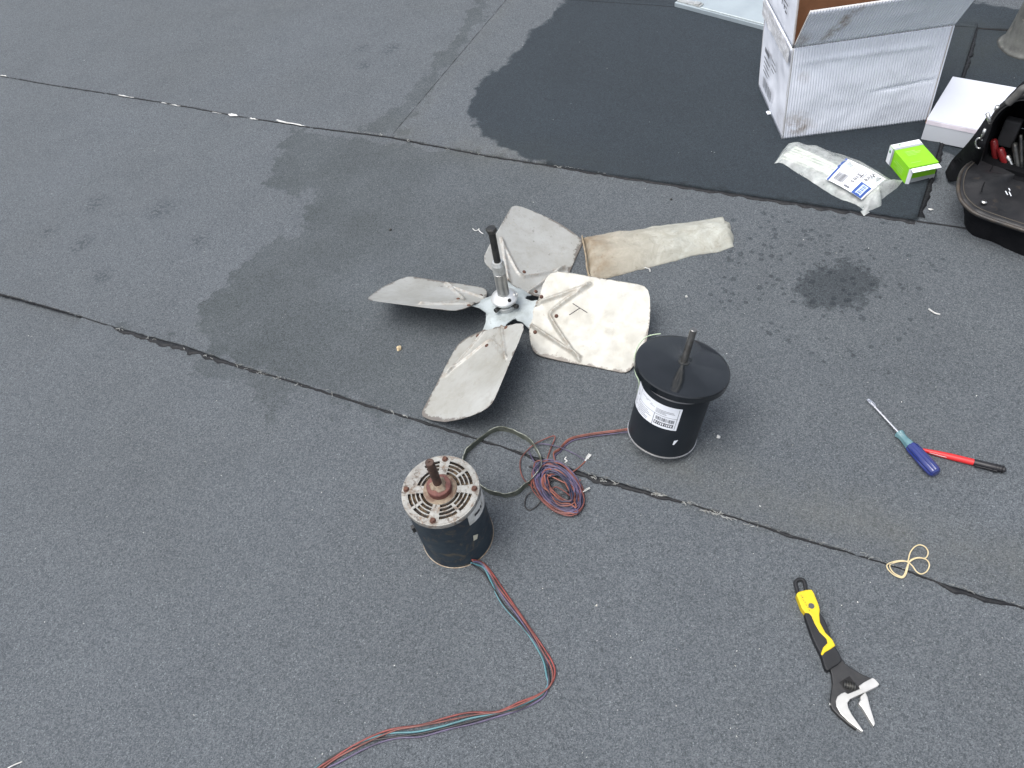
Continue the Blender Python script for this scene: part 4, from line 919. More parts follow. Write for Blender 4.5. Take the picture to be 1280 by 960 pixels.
mb = MB(); a = g0+up*(HG-.004)-gy*.002
mb.hexa([a+gx*.004, a+gx*(LXg-.001), a+gx*(LXg-.001)-gy*.016-up*.001, a+gx*.002-gy*.015-up*.001], [p+up*.0012 for p in (a+gx*.004, a+gx*(LXg-.001), a+gx*(LXg-.001)-gy*.016-up*.001, a+gx*.002-gy*.015-up*.001)])
mb.build('end_flap', GWHITE, gb)
mb = MB(); a = g0-gy*.001; mb.hexa([a+gx*.0, a+gx*.0-gy*.004+gx*.008, a+gx*.009-gy*.004+up*HG*.9, a+up*HG*.92], [q+gx*.0012 for q in (a, a-gy*.004+gx*.008, a+gx*.009-gy*.004+up*HG*.9, a+up*HG*.92)]); mb.build('side_tab', GWHITE, gb)
quad(gface(g0-gy*.0004, gx, up, -gy), LXg*.08, 0, LXg, HG*.28, 'grey_stripe', GGREY)
mb = MB(); mb.add([g0+gx*.004+up*(HG*.86)-gy*.0016, g0+gx*(LXg-.002)+up*(HG*.86)-gy*.0016, g0+gx*(LXg-.002)+up*(HG*.90)-gy*.0016, g0+gx*.004+up*(HG*.9)-gy*.0016], [(0, 1, 2, 3)]); mb.build('end_gap', mat('dark gap', (.02, .05, .01), .8), gb)

# ------------------------------------------------------------------ bag of ties
z3 = lambda pts: zm(pts, 950, 150, 5.12)
def plastic_mat():
    t = NT('clear plastic film'); nt = t.t; out = nt.nodes['Material Output']
    c = t.mix(t.ramp(t.noise(25, 5, .6, .8), .35, .65), (.66, .72, .70), (.74, .77, .76)); t.put(c, .22, 0., Specular_IOR_Level=.7)
    t.bump(t.noise(38, 6, .65, 1.5), .9, .006)
    tr = nt.nodes.new('ShaderNodeBsdfTransparent'); tr.inputs[0].default_value = (.92, .95, .96, 1); mx = nt.nodes.new('ShaderNodeMixShader')
    nt.links.new(t.ramp(t.noise(30, 4, .6, .5), .3, .7, .30, .58), mx.inputs[0]); nt.links.new(tr.outputs[0], mx.inputs[1]); nt.links.new(t.b.outputs[0], mx.inputs[2]); nt.links.new(mx.outputs[0], out.inputs[0])
    return t.m
ol = resample([W(x, y, .008) for x, y in z3([(92, 275), (110, 255), (135, 205), (165, 172), (250, 153), (370, 165), (440, 195), (540, 222), (640, 258), (740, 315), (850, 385), (915, 383), (880, 430), (780, 505), (778, 545), (700, 590), (665, 612), (640, 575), (612, 545), (520, 510), (420, 450), (300, 370), (215, 320), (150, 275), (120, 268)])], .008, .0012, 5)
M0 = W(*z3([(200, 215)])[0], 0); M1 = W(*z3([(740, 470)])[0], 0)
tb_ = empty('tie_bag', W(1045, 225, ZD), 'clear plastic bag of pale cable ties with white and blue label', 'bag')
me = pillow(ol, M0, M1, .024, z0=ZD, rings=12, nrm=.004, nsc=32, flat=2.2, seed=2, under=False)
film = link('plastic_bag', me, plastic_mat(), tb_, True)
TIE = mat('natural nylon', (.66, .68, .54), .4, c2=(.56, .58, .46), scale=20)
dirv = (M1-M0).normalized(); sidev = Vector((-dirv.y, dirv.x, 0))
for k in range(16):
    o = (k % 8-3.9)*.0075-.012; zz = ZD+.003+(k//8)*.006
    pts = []
    for q in range(9):
        t = q/8; p = M0+(M1-M0)*(.0+t*1.0)+sidev*(o*(1-.25*t)+.004*math.sin(t*3+k))
        pts.append(Vector((p.x, p.y, zz+.006*math.sin(PI*t)+.001*math.sin(k))))
    rows = []
    for i, p in enumerate(pts):
        rows.append([tuple(p+sidev*.0028-up*.0005), tuple(p+sidev*.0028+up*.0007), tuple(p-sidev*.0028+up*.0007), tuple(p-sidev*.0028-up*.0005)])
    mb = MB(); mb.grid(rows, closev=True); mb.box(pts[-1], dirv*.005, sidev*.0042, up*.0026); mb.build('cable_tie', TIE, tb_)
LBC = [Vector(W(x, y, .034)) for x, y in [(1108.2, 220.3), (1078, 246), (1033, 220.5), (1058.4, 194.5)]]   # TL TR BR BL
def lbf(x, y, dz=.0):
    a = LBC[3].lerp(LBC[2], x); b = LBC[0].lerp(LBC[1], x); p = a.lerp(b, y); k = math.sin(PI*x)*.003-.004*abs(y-.5)**2*4+.0008*fbm((x*4, y*5, 1), 1, 3)
    return Vector((p.x, p.y, .029+k+dz))
mb = MB(); mb.grid([[tuple(lbf(i/14, j/18)) for i in range(15)] for j in range(19)]); lab = mb.build('paper_label', mat('bright label paper', (.78, .80, .84), .4), tb_, smooth=True)
BLUE = mat('navy blue print', (.035, .085, .30), .45)
mb = MB(); z_ = lambda x, y: lbf(x, y, .0009); z__ = lambda x, y: lbf(x, y, .0016)
print_on(mb, z_, [('r', 0, 0, .45, .05), ('r', .42, .02, 1, .07)]); mb.build('blue_band', BLUE, lab); mb = MB(); print_on(mb, z_, [('r', .55, .70, 1, .97)]); mb.build('blue_logo', BLUE, lab)
mb = MB(); print_on(mb, z__, [('r', .60, .77, .95, .795), ('r', .60, .89, .95, .915)]+[('r', .60+k*.05, .78, .60+k*.05+(.018 if k % 2 else .028), .905) for k in range(7)]); mb.build('logo_letters', mat('pale blue print', (.55, .65, .85), .45), lab)
mb = MB(); print_on(mb, z_, [('t', .05, .70, .17, 'Wire', .42), ('t', .30, .50, .17, 'Ties', .42), ('r', .06, .90, .30, .93), ('r', .10, .86, .22, .88)]); mb.build('bag_lettering', PRINTD, lab)
mb = MB(); it = []
for k in range(14): it.append(('r', .58, .14+k*.018, .90, .14+k*.018+random.choice([.005, .008, .011])))
for k in range(7): it.append(('r', .12, .34+k*.05, .12+.26+.1*random.random(), .352+k*.05))
for k in range(3): it.append(('r', .12, .14+k*.05, .3, .155+k*.05))
it.append(('r', .88, .45, .95, .60))
print_on(mb, z_, it); mb.build('label_print', PRINT, lab)['kind'] = 'stuff'

# ------------------------------------------------------------------ tool bag
LEATH = mat('worn dark nylon', (.011, .012, .014), .5, c2=(.018, .018, .020), scale=14, c3=(.045, .036, .028), scale3=40, lo3=.62, hi3=.78, bump=.5, bscale=260, bdist=.0008, Specular_IOR_Level=.35)
FAB = mat('black canvas', (.005, .0055, .007), .9, c2=(.008, .0085, .010), scale=30, bump=.6, bscale=500, Specular_IOR_Level=.12)
INSIDE = mat('bag lining', (.007, .0075, .009), .9, Specular_IOR_Level=.1)
bag = empty('tool_bag', W(1300, 270, GZ), 'black worn tool bag with open mouth, red handled pliers and snap flap', 'tool bag')
ZF = .10
z4 = lambda pts: zm(pts, 1130, 80, 3.693)
A0 = W(1223, 199, ZF); A1 = W(1280, 214, ZF); bd = (A1-A0).normalized(); bn = Vector((bd.y, -bd.x, 0))
if bn.y > 0: bn = -bn                                     # towards the camera
far = A0+bd*.36
flp = [W(1223, 199, ZF), W(1212, 204, ZF), W(1203, 213, ZF), W(1199, 224, ZF), W(1198, 236, ZF-.002), W(1201, 248, ZF-.006), W(1209, 258, ZF-.010), W(1220, 266, ZF-.012), W(1240, 274, ZF-.014), W(1280, 287, ZF-.016)]
dfl = (flp[-1]-flp[-2]).normalized(); flp += [flp[-1]+dfl*.06, flp[-1]+dfl*.12, flp[-1]+dfl*.17, far]
ctr = A0+bd*.16-(-bn)*.05
rows = []
C0 = A0.lerp(far, .25)+bn*.03; C1 = A0.lerp(far, .8)+bn*.03
flc = spline(flp, 5)
for q in np.linspace(0, 1, 9):
    row = []
    for p in flc:
        t = max(0, min(1, (p-C0).dot(C1-C0)/(C1-C0).length_squared)); c = C0.lerp(C1, t); v = p.lerp(c, q); row.append(tuple(Vector((v.x, v.y, p.z+.006*(1-(1-q)**2)+.0048*fbm((v.x*17, v.y*17, 0), 1, 4)))))
    rows.append(row)
low = [[(p.x, p.y, p.z-.009) for p in flc]]
mb = MB(); mb.grid(low+rows); mb.build('front_flap', LEATH, bag, smooth=True)
mb = MB(); mb.tube([p+Vector((0, 0, -.002)) for p in spline(flp[:-1], 5)], .0042, 10); mb.build('flap_piping', mat('worn piping', (.020, .019, .019), .5, c2=(.05, .040, .030), scale=40, bump=.3), bag, smooth=True)
mb = MB(); mb.tube([Vector((p.x, p.y, p.z+.0065))+(C0-p).normalized()*.010 for p in spline(flp[1:-2], 5)], .0011, 6); mb.build('flap_stitching', mat('tan stitching', (.055, .047, .036), .7), bag, smooth=True)
mb = MB(); p = W(1230.5, 251.5, ZF); mb.lathe(p-up*.004, up, [(0, .0062), (.003, .0062), (.0048, .0045), (.0052, .0026)], 24); mb.build('snap_button', STEEL, bag, auto=40)
mb = MB()
for a, b in (((1257, 239), (1259.5, 243.5)), ((1261.5, 240), (1264, 245)), ((1261, 235.5), (1262.5, 238))):
    a = W(*a, ZF+.0045); b = W(*b, ZF+.0045); mb.tube([a, b], .0012, 5)
mb.build('paint_mark', PAPER, bag)
# flap seam line
mb = MB(); mb.tube(spline([W(x, y, ZF+.0035) for x, y in ((1243, 203), (1236, 217), (1229, 232), (1227, 240))], 5), .0013, 6); mb.build('flap_seam', FAB, bag)
# body below the flap
foot = [W(1203, 262, GZ), W(1203, 280, GZ), W(1209, 290, GZ), W(1225, 298, GZ), W(1250, 308, GZ), W(1285, 323, GZ)]
dd = (foot[-1]-foot[-2]).normalized(); foot += [foot[-1]+dd*.17]; back = -bn*.20
foot += [foot[-1]+back*1.55, foot[0]+back*.9+bd*.04, foot[0]+back*.3]
fo = spline(foot, 4, True); cen = sum((Vector(p) for p in fo), Vector())/len(fo)
rows = [[tuple(Vector((p.x, p.y, 0)).lerp(Vector((cen.x, cen.y, 0)), k)+Vector((0, 0, z))) for p in fo] for z, k in ((GZ, .03), (.012, .0), (.05, -.01), (.082, .0), (.0835, .3), (.0835, .98))]
rows = [[tuple(Vector(p)+Vector((fbm((p[0]*20, p[1]*20, p[2]*30), 1, 3), fbm((p[0]*20, p[1]*20, p[2]*30+9), 1, 3), 0))*.005) for p in r_] for r_ in rows]
mb = MB(); mb.grid(rows, closev=True); mb.build('bag_base', FAB, bag, smooth=True)
# arched mouth: rim standing on the line A0-A1, body behind it
npl = bn
archpx = [(1226, 203), (1229, 190), (1234, 171), (1241, 152), (1251, 138), (1264, 129), (1280, 124)]
arch = [on_plane(x, y, A0, npl) for x, y in archpx]
xs = [(p-A0).dot(bd) for p in arch]; zt = arch[-1].z; xl = xs[0]; xm = xs[-1]+.055
arch += [A0+bd*xm+up*(zt+.004-A0.z)]
mir = [A0+bd*(2*xm-(p-A0).dot(bd))+up*(p.z-A0.z) for p in arch[:-1]][::-1]
arc = spline(arch+mir, 5)
mb = MB(); rows = []
for p in arc:
    q = (p-(A0+bd*xm+up*.03)).normalized(); rows.append([tuple(p+bn*.004), tuple(p+q*.010+bn*.003), tuple(p+q*.011-bn*.012), tuple(p-bn*.012)])
mb.grid(rows, closev=True); mb.build('mouth_rim', mat('rim webbing', (.016, .017, .019), .6, c2=(.028, .027, .025), scale=30, bump=.4, bscale=300, Specular_IOR_Level=.2), bag, smooth=True)
mb = MB(); mb.tube([p+bn*.0045 for p in arc], .0016, 6); mb.build('zip_track', mat('zip teeth', (.06, .06, .062), .4, .5), bag, smooth=True)
rows = []
for k, (dp, sc_) in enumerate(((.008, 1.02), (.06, 1.04), (.12, 1.0), (.17, .9), (.19, .7), (.195, .02))):
    c = A0+bd*xm+up*(.0); rows.append([tuple(c+(p-c)*sc_-bn*dp) for p in arc])
mb = MB(); mb.grid(rows); mb.build('bag_shell', FAB, bag, smooth=True)
rows = []
for dp, sc_ in ((.006, .985), (.06, 1.0), (.12, .95), (.16, .85), (.18, .6), (.182, .02)):
    c = A0+bd*xm; rows.append([tuple(c+(p-c)*sc_-bn*dp) for p in arc])
mb = MB(); mb.grid(rows); mb.build('bag_lining', INSIDE, bag, smooth=True)
mb = MB(); c = A0+bd*xm; mb.box(c-bn*.09-up*.012, bd*(xm-xl), bn*.09, up*.006); mb.build('bag_floor', INSIDE, bag)
# things inside
def inbag(px, py, back_): return on_plane(px, py, A0-bn*back_, npl)
HRED = mat('dark red grip', (.18, .012, .014), .35, c2=(.14, .01, .012), scale=40)
t = empty('pliers', A0+bd*.05-bn*.05, 'dark red handled pliers standing in the mouth of the tool bag', 'pliers')
for (a, b, bb) in (((1242, 174), (1245, 200), .035), ((1250, 185), (1257, 207), .028)):
    mb = MB(); A = inbag(*a, bb); B = inbag(*b, bb); mb.lathe(A, (B-A), [(0, .003), (.0015, .0065), (.006, .0085), ((B-A).length*.6, .0085), ((B-A).length, .0065), ((B-A).length+.02, .006)], 20); mb.build('handle', HRED, t, smooth=True)
mb = MB(); B1 = inbag(1246, 206, .04); B2 = inbag(1258, 211, .03); mb.tube([B1, B1-up*.03-bn*.0, (B1+B2)/2-up*.055], .005, 8); mb.tube([B2, (B1+B2)/2-up*.05], .005, 8); mb.build('jaw', BLACKOX, t)
A = inbag(1259, 195, .03); B = inbag(1267, 211, .025)
mb = MB(); mb.lathe(A, B-A, [(.002, .0035), (0, .0042), (0, .0058), (.001, .0063), (.012, .0063), (.013, .0052), ((B-A).length+.01, .0052)], 24); so_ = mb.build('socket_driver', STEEL, None, auto=30); tag(so_, 'bright steel socket driver standing beside the red pliers in the tool bag', 'socket driver')
mb = MB(); A = inbag(1262, 165, .07); mb.box(A, bd*.018, bn*.012, up*.035); mb.box(A+bd*.05+up*.01, bd*.014, bn*.012, up*.045); mb.build('pouch_pocket', mat('inner pocket cloth', (.03, .031, .034), .8), bag, bevel=.004)
GREYT = mat('grey tool plastic', (.045, .048, .052), .5); 
for (a, b, r_, m_, lbl) in (((1268, 178), (1272, 204), .0075, BLACKOX, 'black tool handle leaning right of the socket driver in the bag'), ((1276, 168), (1277, 200), .0045, MATS['black oxide steel'], 'dark steel tool shank standing at the right in the bag mouth')):
    A = inbag(*a, .05); B = inbag(*b, .03); mb = MB(); mb.lathe(A, B-A, [(0, r_*.5), (.002, r_*.9), (.012, r_), ((B-A).length, r_*.9), ((B-A).length+.03, r_*.7)], 16); o_ = mb.build('hand_tool', m_, None, smooth=True); tag(o_, lbl, 'tool')
# handle and leather patch on top
hp = [on_plane(x, y, A0+bn*.020, npl) for x, y in ((1243, 147), (1250, 138), (1260, 129), (1272, 118), (1283, 110))]; hp += [hp[-1]+bd*.05+up*.006, hp[-1]+bd*.12-up*.01]
mb = MB(); mb.tube(spline(hp[2:], 6), .0088, 14); mb.build('handle_grip', mat('grey rubber grip', (.10, .10, .098), .5, c2=(.07, .068, .065), scale=40), bag, smooth=True)
mb = MB(); mb.tube(spline([on_plane(x, y, A0-bn*.02, npl) for x, y in ((1229, 176), (1233, 165), (1238, 156), (1246, 146), (1256, 134))], 6), .0045, 8); mb.build('handle_strap', FAB, bag, smooth=True)
pp = [on_plane(x, y, A0-bn*.07, npl) for x, y in ((1264, 124), (1283, 110), (1290, 118), (1282, 122))]; mb = MB(); mb.hexa(pp, [p-bn*.004 for p in pp]); mb.build('tan_patch', mat('tan suede', (.26, .19, .14), .85), bag)
# shoulder strap hanging at the side
sp_ = [((1240, 150), .0), ((1226, 176), .0), ((1212, 200), .01), ((1197, 214), .0), ((1184, 222), 0)]
zs = [arch[3].z-.01, .19, .11, .05, .012]
L_ = [W(x, y, z) for (x, y), z in zip([(1233, 146), (1218, 168), (1203, 186), (1190, 200), (1182, 214)], zs)]; R_ = [W(x, y, z) for (x, y), z in zip([(1243, 150), (1232, 180), (1224, 203), (1208, 222), (1186, 226)], zs)]
La, Ra = spline(L_, 5), spline(R_, 5); mb = MB(); mb.grid([[tuple(a), tuple(a.lerp(b, .5)+Vector((-.004, -.004, .003))), tuple(b), tuple(b-Vector((0, 0, .003))), tuple(a.lerp(b, .5)-Vector((.004, .004, 0))), tuple(a-Vector((0, 0, .003)))] for a, b in zip(La, Ra)], closev=True); mb.build('shoulder_strap', FAB, bag, smooth=True)
hw = lambda x, y: on_plane(x, y, A0+bn*.065, npl)
pts = [hw(1224+4.2*math.cos(a), 179+6.5*math.sin(a)) for a in np.linspace(0, 2*PI, 14, endpoint=False)]
mb = MB(); mb.tube(pts, .0023, 8, closed=True); mb.build('strap_ring', STEEL, bag, smooth=True)
mb = MB(); mb.tube([hw(1231.5, 161), hw(1229.5, 167), hw(1226, 174)], .0036, 8); mb.build('snap_hook', STEEL, bag, smooth=True)
mb = MB(); mb.tube([hw(1234, 142), hw(1236, 148), hw(1238.5, 154)], .0044, 8); mb.build('strap_buckle', STEEL, bag, smooth=True)
mb = MB(); mb.tube([hw(1244.5, 138), hw(1247.5, 132.5)], .0044, 8); mb.build('strap_buckle', STEEL, bag, smooth=True)

# ------------------------------------------------------------------ screwdriver
sdv = empty('screwdriver', W(1130, 548, GZ), 'flat screwdriver with clear blue ribbed handle lying over the red pen', 'screwdriver')
tipp = W(1084.5, 499, .006); endp = W(1170, 592, .0155); ax = (endp-tipp).normalized(); Ls = (endp-tipp).length
s0 = (W(1121.5, 541, .013)-tipp).length; s1_ = (W(1138, 557, .014)-tipp).length
mb = MB(); mb.lathe(tipp+ax*.012, ax, [(0, .0030), (.004, .0029), (.010, .0029), (s0-.012, .0030), (s0+.01, .003)], 20)
sx = ax.cross(up).normalized(); sz = sx.cross(ax)
mb.hexa([tipp-sx*.0030-sz*.0005, tipp+sx*.0030-sz*.0005, tipp+ax*.014+sx*.0046-sz*.0022, tipp+ax*.014-sx*.0046-sz*.0022], [tipp-sx*.0030+sz*.0005, tipp+sx*.0030+sz*.0005, tipp+ax*.014+sx*.0046+sz*.0022, tipp+ax*.014-sx*.0046+sz*.0022])
mb.hexa([tipp+ax*.014-sx*.0046-sz*.0022, tipp+ax*.014+sx*.0046-sz*.0022, tipp+ax*.024+sx*.0028-sz*.0026, tipp+ax*.024-sx*.0028-sz*.0026], [tipp+ax*.014-sx*.0046+sz*.0022, tipp+ax*.014+sx*.0046+sz*.0022, tipp+ax*.024+sx*.0028+sz*.0026, tipp+ax*.024-sx*.0028+sz*.0026])
mb.build('blade_shaft', mat('chrome', (.80, .80, .80), .22, 1., c2=(.7, .7, .7), scale=40), sdv, auto=30)
TEALP = mat('clear teal plastic', (.12, .24, .27), .18, c2=(.16, .30, .33), scale=60, Transmission_Weight=.35)
BLUEP = mat('clear blue plastic', (.022, .035, .17), .14, c2=(.03, .045, .22), scale=30, Transmission_Weight=.3, Coat_Weight=.5)
flt = lambda a, h: 1-.10*abs(math.cos(3*a))**6
mb = MB(); mb.lathe(tipp+ax*s0, ax, [(0, .0075), (.001, .0098), (.004, .0100), (.009, .0078), (.018, .0078), (s1_-s0, .0105)], 48, mod=flt); mb.build('clear_collar', TEALP, sdv, auto=30)
Lh = Ls-s1_
mb = MB(); mb.lathe(tipp+ax*s1_, ax, [(0, .0108), (.006, .0128), (Lh*.6, .0133), (Lh-.008, .0128), (Lh-.003, .0115), (Lh, .0085), (Lh+.001, .004)], 72, mod=lambda a, h: 1-.13*max(0, math.cos(6*a))**2*(1 if h < Lh-.006 else .3)); hd = mb.build('ribbed_handle', BLUEP, sdv, auto=30)
mb = MB(); mb.lathe(tipp+ax*(s0+.002), ax, [(0, .0050), (s1_-s0+.02, .0050)], 16); mb.build('inner_tang', mat('tang steel', (.62, .66, .66), .3, .6), sdv, smooth=True)
# ------------------------------------------------------------------ marker pen
pen = empty('marker_pen', W(1205, 574, GZ), 'red marker pen with black clipped cap partly under the screwdriver', 'pen')
pa = W(1152, 562, .008); pb = W(1257, 587.5, .009); ax = (pb-pa).normalized(); Lp = (pb-pa).length; sx = ax.cross(up).normalized()
k0 = (W(1217, 577, .009)-pa).length
mb = MB(); mb.lathe(pa, ax, [(0, .0020), (.002, .0032), (.03, .0056), (.05, .0064), (k0, .0064)], 32); mb.build('barrel', mat('red plastic', (.50, .018, .020), .42, c2=(.44, .016, .018), scale=30), pen, auto=30)
mb = MB(); mb.lathe(pa+ax*k0, ax, [(-.0005, .0060), (.0002, .0068), (.025, .0070), (Lp-k0-.010, .0068), (Lp-k0-.004, .0060), (Lp-k0, .0045)], 32); mb.build('cap', mat('black plastic', (.012, .012, .014), .3), pen, auto=30)
mb = MB(); mb.box(pa+ax*(k0+.020)+sx*.0088+up*.001, ax*.018, sx*.0009, up*.0024); mb.box(pa+ax*(k0+.037)+sx*.007, ax*.003, sx*.003, up*.0026); mb.build('pocket_clip', MATS['black plastic'], pen, bevel=.0005)
mb = MB()
for k in (0, 1, 2): mb.lathe(pa+ax*(Lp-.017+k*.0055), ax, [(0, .0069), (.0005, .0077), (.0025, .0077), (.003, .0069)], 24)
mb.build('cap_ridges', MATS['black plastic'], pen, auto=30)
WPR = mat('white print', (.7, .7, .7), .5)
mb = MB(); tcol = Vector((0, 0, 1)); toc = (Vector((0, 0, CAM_H))-pa).normalized(); nn = (toc-ax*toc.dot(ax)).normalized(); ss_ = ax.cross(nn)
def penf(x, y): th = (y-.5)*.5+.35*0; return pa+ax*(.014+x*.030)+(nn*math.cos(th+.45)+ss_*math.sin(th+.45)*1)*(.0045+.0018*min(1, x*1.2)+.0004)
print_on(mb, penf, [('r', .0, .45, 1.0, .75)]); mb.build('pen_print', WPR, pen)

# ------------------------------------------------------------------ adjustable wrench
z8 = lambda pts: zm(pts, 960, 700, 4.174)
wr = empty('wrench', W(1035, 815, GZ), 'adjustable wrench with yellow and black grip and bright open jaws', 'wrench')
def plate(pts, z0, z1, name, m, bev=.0012, parent=wr):
    o = [W(x, y, z1) for x, y in z8(pts)]; mb = slab(o, z0, z1); return mb.build(name, m, parent, bevel=bev, seg=2)
def smoothpts(pts, n=4):
    return [tuple(v.xy) for v in spline([Vector((x, y, 0)) for x, y in pts], n, True)]
GRIPB = mat('black rubber grip', (.012, .013, .015), .55, c2=(.017, .018, .021), scale=20, Specular_IOR_Level=.3, bump=.2, bscale=400)
YEL = mat('yellow rubber', (.56, .42, .006), .5, c2=(.50, .38, .006), scale=25)
GUN = mat('gunmetal', (.035, .036, .038), .42, .6, c2=(.05, .05, .05), scale=40)
JAW = mat('satin jaw steel', (.50, .50, .49), .4, .6, c2=(.43, .43, .41), scale=30, c3=(.4, .38, .34), scale3=70, lo3=.66)
mb = MB(); mb.tube(spline([W(x, y, .008) for x, y in z8([(160, 190), (150, 150), (143, 118), (158, 103), (180, 103), (190, 118), (196, 150), (200, 180)])], 5), .0034, 10); mb.build('hanging_loop', GRIPB, wr, smooth=True)
plate(smoothpts([(192, 278), (215, 262), (255, 262), (280, 285), (305, 330), (328, 395), (352, 450), (385, 512), (372, 538), (340, 558), (312, 575), (296, 555), (277, 495), (240, 420), (208, 335)]), .0025, .0175, 'black_grip', GRIPB, .0022)
plate([(148, 176), (160, 165), (195, 156), (228, 153), (240, 172), (262, 225), (271, 258), (268, 285), (272, 325), (300, 378), (335, 412), (353, 445), (325, 465), (298, 480), (284, 498), (276, 488), (288, 455), (311, 432), (306, 410), (270, 375), (243, 328), (228, 292), (215, 276), (196, 275), (176, 250)], .003, .0192, 'yellow_grip', YEL, .0015)
mb = MB(); p = W(*z8([(226, 240)])[0], .0190); mb.lathe(p, up, [(0, .0050), (.0008, .0050), (.0008, .0042), (.0004, .0038)], 28); mb.build('grip_hole', mat('dark grey insert', (.06, .065, .065), .5), wr)
mb = MB(); TL = [W(*z8([q])[0], .0202) for q in ((168, 182), (222, 278), (232, 272), (180, 176))]
lf2 = lambda x, y: TL[0].lerp(TL[1], x).lerp(TL[3].lerp(TL[2], x), y)
print_on(mb, lf2, [('r', .02, .1, .1, .25), ('r', .14, .1, .18, .6), ('r', .24, .0, .34, .15), ('r', .4, .1, .44, .5), ('r', .5, .1, .62, .25), ('r', .68, .1, .72, .6), ('r', .8, .1, .9, .3)]); mb.build('grip_lettering', mat('dark print', (.12, .11, .03), .6), wr)
plate([(322, 560), (388, 516), (405, 540), (435, 562), (500, 600), (548, 618), (545, 640), (478, 670), (475, 690), (425, 735), (418, 770), (430, 810), (470, 872), (462, 885), (420, 855), (370, 812), (335, 775), (324, 745), (330, 700), (338, 640), (332, 595)], .0025, .0130, 'wrench_body', GUN, .0016)
plate([(546, 613), (560, 622), (583, 648), (570, 660), (520, 684), (470, 706), (430, 725), (415, 745), (420, 772), (440, 808), (498, 890), (494, 896), (470, 880), (420, 842), (378, 800), (357, 762), (354, 735), (362, 712), (382, 696), (402, 688), (416, 698), (480, 672), (474, 656), (500, 638)], .0035, .0150, 'fixed_jaw', JAW, .0010)
plate([(482, 712), (508, 688), (520, 712), (532, 762), (560, 852), (552, 868), (528, 830), (492, 770), (475, 752), (474, 742), (484, 730)], .0035, .0140, 'movable_jaw', JAW, .0010)
plate([(371, 638), (425, 605), (474, 668), (418, 700)], .0100, .01335, 'worm_window', mat('window black', (.005, .005, .006), .8), .0004)
wa = W(*z8([(392, 648)])[0], .0125); wb = W(*z8([(458, 664)])[0], .0125); ax = (wb-wa).normalized(); Lw = (wb-wa).length
mb = MB(); prof = [(0, .004)]
for k in range(5): a = Lw*k/5; prof += [(a+.0003, .0048), (a+Lw*.05, .0068), (a+Lw*.12, .0068), (a+Lw*.17, .0048)]
prof += [(Lw, .004)]; mb.lathe(wa, ax, prof, 28); mb.build('worm_screw', BLACKOX, wr, auto=30)
mb = MB(); mb.lathe(W(*z8([(323, 752)])[0], .008), (W(1000, 900)-W(1010, 900)).normalized(), [(-.004, .003), (.0015, .003), (.002, .002)], 16); mb.build('side_pin', STEEL, wr, auto=30)

# ------------------------------------------------------------------ rubber band
z9 = lambda pts: zm(pts, 1080, 660, 6.4)
rb = z9([(352, 262), (368, 200), (400, 155), (440, 135), (482, 146), (510, 180), (510, 215), (488, 242), (440, 236), (395, 245), (362, 270), (348, 325), (330, 378), (300, 398), (240, 375), (196, 335), (182, 302), (200, 283), (240, 268), (300, 260), (345, 270), (385, 300), (420, 348), (460, 368), (502, 346), (522, 305), (515, 270), (488, 248), (438, 240), (392, 252), (356, 282), (340, 325), (322, 374), (298, 388), (248, 366), (218, 335), (206, 300), (225, 284), (280, 268), (335, 266)])
P = spline([W(x, y, .0065+.0012*(i % 3)) for i, (x, y) in enumerate(rb)], 5, True)
mb = MB(); mb.tube(P, .0011, 7, closed=True); o = mb.build('rubber_band', mat('tan rubber', (.60, .50, .30), .5), smooth=True)
tag(o, 'twisted tan rubber band lying by the roof seam above the wrench', 'rubber band')

# ------------------------------------------------------------------ loose bits one can point to
def crumb(px, py, r, m, name, label, cat, seed):
    c = W(px, py, GZ+r*.6); bm = bmesh.new(); bmesh.ops.create_icosphere(bm, subdivisions=3, radius=r)
    for v in bm.verts: v.co *= 1+.45*noise.fractal(v.co/r*1.3+Vector((seed, 0, 0)), 1., 2., 3)
    for v in bm.verts: v.co += Vector(c)
    me = bpy.data.meshes.new(name); bm.to_mesh(me); bm.free(); o = link(name, me, m, None, True); tag(o, label, cat)
crumb(498.5, 435.5, .0062, mat('tan foam', (.52, .43, .28), .8, c2=(.38, .3, .18), scale=200), 'foam_crumb', 'small tan crumb on the roof left of the lower fan blade', 'crumb', 1)
crumb(898, 546, .0036, FILM, 'white_chip', 'small white chip just right of the new black motor', 'chip', 2)
crumb(858, 370.5, .0028, FILM, 'white_chip', 'small white chip between the beige sleeve and the black lid', 'chip', 3)
crumb(488, 287, .0034, BLACKOX, 'black_pebble', 'black pebble on bare roof above the left fan blade', 'pebble', 4)
crumb(839, 249, .0030, BLACKOX, 'black_pebble', 'small black pebble just below the long dark seam', 'pebble', 5)
def curl(pts, z, r, name, label, cat, m=FILM):
    P = spline([W(x, y, z+.002*(i % 2)) for i, (x, y) in enumerate(pts)], 4); mb = MB(); mb.tube(P, r, 6); o = mb.build(name, m, smooth=True); tag(o, label, cat)
curl(zm([(75, 108), (95, 125), (115, 122), (130, 108), (128, 122), (145, 140), (165, 152)], 580, 270, 6.857), .004, .0012, 'foil_curl', 'thin curl of bright foil beside the puller bolt head', 'scrap')
curl(zm([(655, 375), (672, 380), (688, 386), (690, 398)], 640, 240, 4), .004, .0013, 'thread_curl', 'short white curl below the middle of the beige sleeve', 'scrap')
curl([(1161, 386), (1168, 391), (1175, 393)], .004, .0018, 'film_sliver', 'white film sliver on the roof right of the round wet patch', 'scrap')
curl([(10, 960), (18, 956), (28, 952)], .004, .0012, 'corner_sliver', 'tiny pale sliver in the lower left corner of the roof', 'scrap')
curl([(706, 578), (709, 576), (706, 574), (708, 571)], .006, .0011, 'film_twist', 'tiny white twist on the seam beside the wire coil', 'scrap')
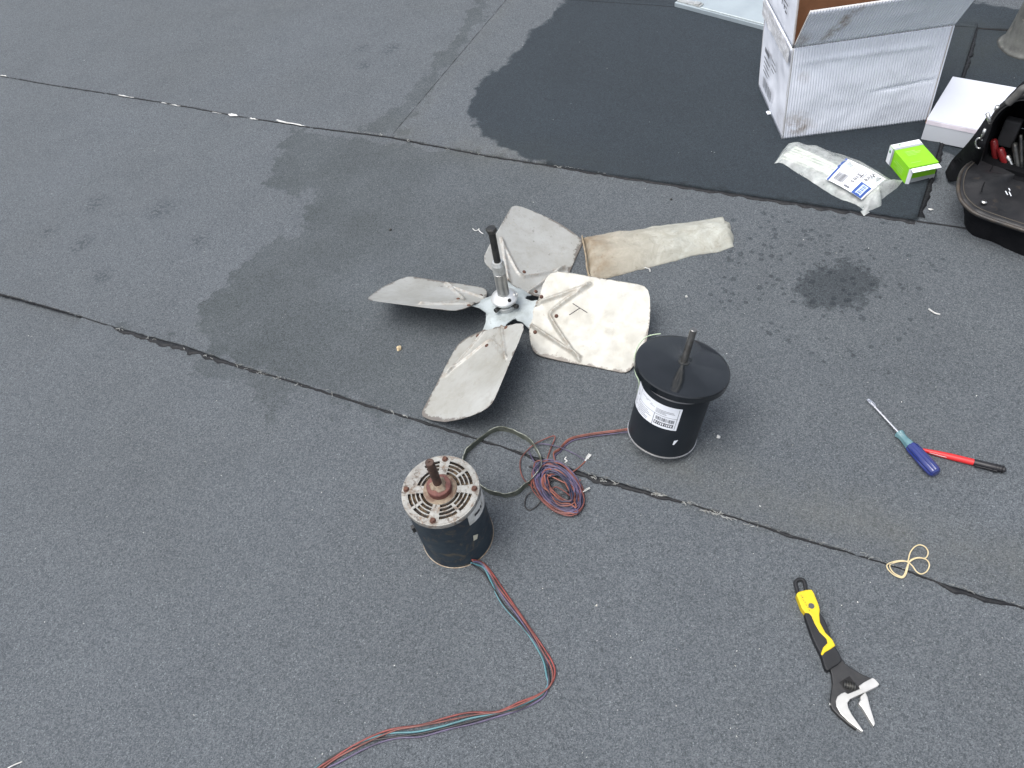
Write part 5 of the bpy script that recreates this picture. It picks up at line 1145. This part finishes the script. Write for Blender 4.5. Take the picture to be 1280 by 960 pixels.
ragged('film_scrap', 1163, 262, .012, .005, FILM, None, seed=5, z=.008); tag(bpy.data.objects['film_scrap'], 'little white film scrap on the seam left of the tool bag', 'scrap')
ragged('white_fleck', 869, 132, .010, .006, FILM, None, seed=6, z=.008); bpy.data.objects.remove(bpy.data.objects['white_fleck'])

# ------------------------------------------------------------------ metal sheet and pipe boot at the top edge
SHEETM = mat('pale blue painted metal', (.30, .35, .38), .45, .1, c2=(.26, .305, .335), scale=8)
mp_ = empty('sheet_metal_cover', W(900, 10, GZ), 'pale blue sheet metal panel lying behind the white carton', 'panel')
a = W(843, 3, .02); b = W(1003, 45, .02); dx = (b-a); LM = dx.length; dx.normalize(); dy = Vector((-dx.y, dx.x, 0)); a0_ = Vector((a.x, a.y, .004))
mb = MB(); mb.box(a0_+dx*LM/2+dy*.35+up*.008, dx*LM/2, dy*.35, up*.008); mb.build('panel_face', SHEETM, mp_, bevel=.002)
mb = MB(); mb.box(a0_+dx*(LM/2+.05)+dy*.006+up*.0185, dx*(LM/2-.06), dy*.0025, up*.002); mb.build('panel_hem', mat('pale hem', (.5, .56, .57), .4, .2), mp_, bevel=.001)
mb = MB(); q = a0_+dx*.055+dy*.02+up*.018
mb.box(q, dx*.05, dy*.012, up*.003); mb.box(q+dx*.03+up*.004, dx*.012, dy*.010, up*.003); mb.build('panel_bracket', DULL, mp_, bevel=.001)
bt = empty('pipe_boot', W(1286, 60, GZ), 'grey granule covered pipe flashing in the top right corner', 'pipe')
BOOT = mat('grey gritty flashing', (.12, .125, .118), .85, c2=(.07, .073, .07), scale=30, c3=(.2, .19, .15), scale3=80, bump=.8, bscale=400, bdist=.002)
c = W(1292, 56, .002); mb = MB(); mb.lathe(c, up, [(0, .098), (.004, .090), (.012, .084), (.05, .077), (.14, .066), (.30, .056), (.31, .050)], 48, mod=lambda a, h: 1+.02*math.sin(5*a+h*20)); mb.build('flashing_cone', BOOT, bt, smooth=True)
mb = MB(); mb.lathe(c+up*.30, up, [(0, .048), (.25, .048), (.25, .043), (.05, .043)], 40); mb.build('vent_pipe', mat('grey pipe', (.2, .21, .21), .5), bt, auto=30)
print('objects', len(bpy.data.objects), 'tris', sum(len(o.data.polygons)*2 for o in bpy.data.objects if o.type == 'MESH'))
